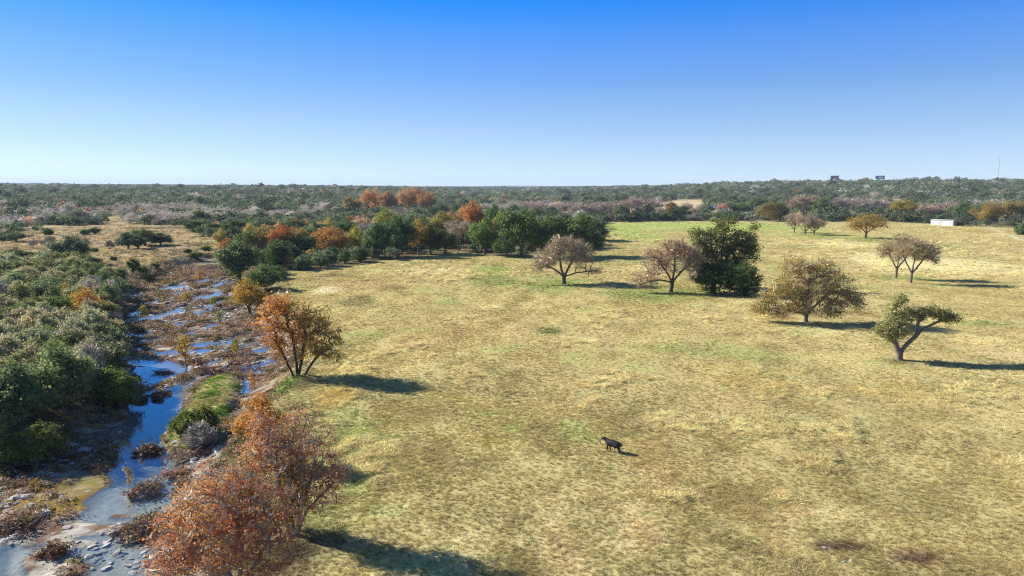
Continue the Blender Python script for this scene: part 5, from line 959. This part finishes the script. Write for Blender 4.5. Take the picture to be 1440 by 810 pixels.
# ================================================================== BUILDINGS AND SIGNS
WHITE = plain_mat('white_sheet_metal', (.66, .65, .62), .5, nscale=.6, c2=(.56, .54, .50)); DARKM = plain_mat('dark_boards', (.07, .05, .05), .8); TANP = plain_mat('tan_paint', (.55, .42, .34), .8); BLUEW = plain_mat('blue_grey_sheet', (.34, .46, .52), .5, nscale=.5, c2=(.29, .40, .46)); ROOFM = plain_mat('galvanised_roof', (.62, .64, .64), .4, metallic=.2)
STEEL = plain_mat('grey_steel', (.30, .30, .32), .5, metallic=.4); GLASSD = plain_mat('window_dark', (.03, .035, .04), .2); BLUEP = plain_mat('blue_panel', (.025, .045, .22), .6); DARKP = plain_mat('dark_panel', (.035, .04, .055), .7)
def root(name, px, py, rz, label, cat, Y=None):
    X, Y_, Z = base(px, py); e = bpy.data.objects.new(name, None); col.objects.link(e); e.location = (X, Y_, Z); e.rotation_euler = (0, 0, rz); return tag(e, label, cat)
# long white shed
s_ = root('shed', 1326, 317, R(-50), 'long low white metal shed at the far end of the pasture', 'shed')
MB().box((0, 0, 1.6), (13, 5.0, 3.2)).build('wall', WHITE, s_)
rf = MB().add([(-6.6, -2.6, 3.42), (6.6, -2.6, 3.42), (6.6, 2.6, 3.6), (-6.6, 2.6, 3.6), (-6.6, -2.6, 3.54), (6.6, -2.6, 3.54), (6.6, 2.6, 3.72), (-6.6, 2.6, 3.72)], [(3, 2, 1, 0), (4, 5, 6, 7), (0, 1, 5, 4), (1, 2, 6, 5), (2, 3, 7, 6), (3, 0, 4, 7)]).build('roof', WHITE, s_)
for i, xx in enumerate((-3.2, 2.6)):
    d = MB().box((xx, -2.53, 1.4), (3.4, .06, 2.8)).build('door', plain_mat('door_white', (.68, .67, .65), .5) if i == 0 else bpy.data.materials['door_white'], s_); MB().box((xx + 1.3, -2.6, 1.3), (.12, .08, .3)).build('handle', STEEL, d)
for k in range(26): MB().box((-6.3 + k * .503, -2.52, 1.6), (.06, .035, 3.15)).build('rib', WHITE, s_)
l_ = MB().box((8.7, .4, 2.9), (4.0, 4.4, .14)).box((8.7, 2.5, 1.4), (3.8, .12, 2.8)).build('lean_to', DARKM, s_)
for xx, yy in ((6.9, -1.7), (10.5, -1.7)): MB().box((xx, yy, 1.42), (.16, .16, 2.84)).build('post', DARKM, l_)
b_ = root('feed_box', 1343.5, 317, 0, 'small tan hut beside the white shed', 'hut'); MB().box((0, 0, .95), (1.8, 1.6, 1.9)).build('wall', TANP, b_); MB().box((0, 0, 1.97), (2.1, 1.9, .12)).build('roof', ROOFM, b_)
# blue grey barn
b_ = root('barn', 1003, 300.5, R(-38), 'blue grey metal barn with pale roof beyond the far hedge', 'barn')
def gable(e, w, d, h, hr, wallm, roofm):
    MB().add([(-w / 2, -d / 2, -1), (w / 2, -d / 2, -1), (w / 2, -d / 2, h), (0, -d / 2, h + hr), (-w / 2, -d / 2, h), (-w / 2, d / 2, -1), (w / 2, d / 2, -1), (w / 2, d / 2, h), (0, d / 2, h + hr), (-w / 2, d / 2, h)],
             [(0, 1, 2, 3, 4), (9, 8, 7, 6, 5), (1, 6, 7, 2), (0, 4, 9, 5)]).build('wall', wallm, e)
    m = MB(); o_ = .5; t = .12
    for sgn in (-1, 1):
        x1 = sgn * (w / 2 + o_); z1 = h - o_ * hr / (w / 2) + .05; z0 = h + hr + .05
        q = [(0, -d / 2 - o_, z0), (x1, -d / 2 - o_, z1), (x1, d / 2 + o_, z1), (0, d / 2 + o_, z0)]; m.add(q + [(a, b, c + t) for a, b, c in q], [(0, 1, 2, 3), (7, 6, 5, 4), (0, 4, 5, 1), (1, 5, 6, 2), (2, 6, 7, 3), (3, 7, 4, 0)])
    return m.build('roof', roofm, e)
gable(b_, 10, 14, 5.2, 2.6, BLUEW, ROOFM); d = MB().box((0, -7.04, 2), (3.6, .08, 4)).build('door', ROOFM, b_); MB().box((1.3, -7.12, 1.5), (.15, .1, .5)).build('handle', STEEL, d)
# houses far off
HW = plain_mat('house_wall', (.66, .60, .52), .8); HR = plain_mat('house_roof', (.42, .36, .33), .8); HRW = plain_mat('house_roof_pale', (.72, .70, .68), .6)
for px, py, rz, w, d, lab, hw, hr in [(1186, 271, 20, 12, 16, 'tan house among the trees on the right hill', HW, HRW), (1218, 264, -30, 12, 18, 'grey roofed house on the pale clearing of the right hill', HW, HR), (1009, 259.5, 70, 14, 40, 'long pale roofed house on the skyline above the barn', HW, HRW), (205, 264.5, 60, 14, 34, 'white house on the far left skyline', HRW, HRW), (432, 270.5, 80, 12, 30, 'pale farm house in the far clearing above the woods', HW, HRW), (44, 315, 75, 7, 12, 'low white roofed cabin at the back edge of the left meadow', HW, HRW), (1424, 253.5, 85, 16, 60, 'long white building on the right skyline', HRW, HRW), (736, 270, 75, 12, 34, 'pale barn in the far clearing at the middle', HW, HRW)]:
    e = root('house', px, py, R(rz), lab, 'house'); Yd = e.location.y; hh = 3.0 if Yd < 1200 else 5.0; gable(e, w, d, hh, hh * .6, hw, hr)
    for s2 in (-1, 1):
        for k in (-.28, .0, .28): wn = MB().box((s2 * (w / 2 + .03), d * k, hh * .55), (.06, 1.4, 1.3)).build('window', GLASSD, e); MB().box((s2 * (w / 2 + .08), d * k, hh * .55 - .75), (.14, 1.7, .12)).build('sill', hr, wn)
    MB().box((0, -d / 2 - .04, 1.05), (1.1, .08, 2.1)).build('door', DARKM, e)
# billboards on the skyline
def skyline(name, px, dist, label, cat):
    X = (px - 720) / FPX * dist; Z = float(interp_z([X], [dist])[0]); e = bpy.data.objects.new(name, None); col.objects.link(e); e.location = (X, dist, Z); e.rotation_euler = (0, 0, math.atan2(-X, dist)); return tag(e, label, cat), Z
for px, y0, y1, w, panel, lab in ((1168, 247, 251.5, 10, DARKP, 'dark billboard on the right skyline'), (1231, 247, 251.5, 11, BLUEP, 'blue billboard with a pale strip on the right skyline')):
    e, Z = skyline('billboard', px, 1750, lab, 'billboard'); zb, zt = z_at(y1, 1750) - Z, z_at(y0, 1750) - Z; W = w / FPX * 1800
    MB().box((0, 0, (zb + zt) / 2), (W, .5, zt - zb)).build('panel', panel, e)
    MB().box((W * .05, -.27, (zb + zt) / 2), (W * .55, .04, (zt - zb) * .32)).build('pale_strip', plain_mat('strip_white', (.6, .62, .68), .6) if panel is BLUEP else STEEL, e)
    for xx in (-W * .22, W * .22): MB().tube((xx, .5, -3), (xx, .5, zt), .45, .4, 8).build('post', STEEL, e)
    MB().box((0, -.7, zb - .3), (W, .9, .25)).build('catwalk', STEEL, e)
e, Z = skyline('radio_mast', 1394.5, 2300, 'thin lattice radio mast on the right skyline', 'mast'); zt = z_at(222, 2300) - Z; lg = []
for k in range(3): MB().tube((.9 * math.cos(k * 2.09), .9 * math.sin(k * 2.09), -2), (.5 * math.cos(k * 2.09), .5 * math.sin(k * 2.09), zt), .22, .18, 5).build('leg', STEEL, e)
m = MB(); st = np.arange(0, zt - 2, 3.2)
for z0 in st:
    for k in range(3): a0, a1 = k * 2.09, (k + 1) * 2.09; m.tube((.85 * math.cos(a0), .85 * math.sin(a0), z0), (.85 * math.cos(a1), .85 * math.sin(a1), z0 + 3.2), .09, .09, 4)
m.build('lattice', STEEL, e)['kind'] = 'stuff'
MB().tube((0, 0, zt - 1), (0, 0, zt + 5), .12, .06, 5).build('antenna', STEEL, e)
e, Z = skyline('white_pole', 1249.5, 1600, 'short white pole on the right skyline beside the blue billboard', 'pole'); zt = z_at(250.5, 1600) - Z; MB().tube((0, 0, -1), (0, 0, zt), .8, .6, 10).build('shaft', WHITE, e); MB().tube((0, 0, zt), (0, 0, zt + .8), .9, .9, 10).build('cap', WHITE, e)

# ================================================================== AIR
HZM, nt, out = new_mat('haze_air'); pv = nd(nt, 'ShaderNodeVolumePrincipled'); pv.inputs['Color'].default_value = (.70, .85, 1, 1); pv.inputs['Density'].default_value = 7.5e-5; pv.inputs['Anisotropy'].default_value = 0.0
nt.links.new(pv.outputs[0], out.inputs['Volume'])
zlow = float(HZ.min()) - 1.0; zhigh = max(float(HZ.max()) + 15, 130.0)
MB().box((0, 5600, (zlow + zhigh) / 2), (24000, 17000, zhigh - zlow)).build('haze', HZM)['kind'] = 'stuff'
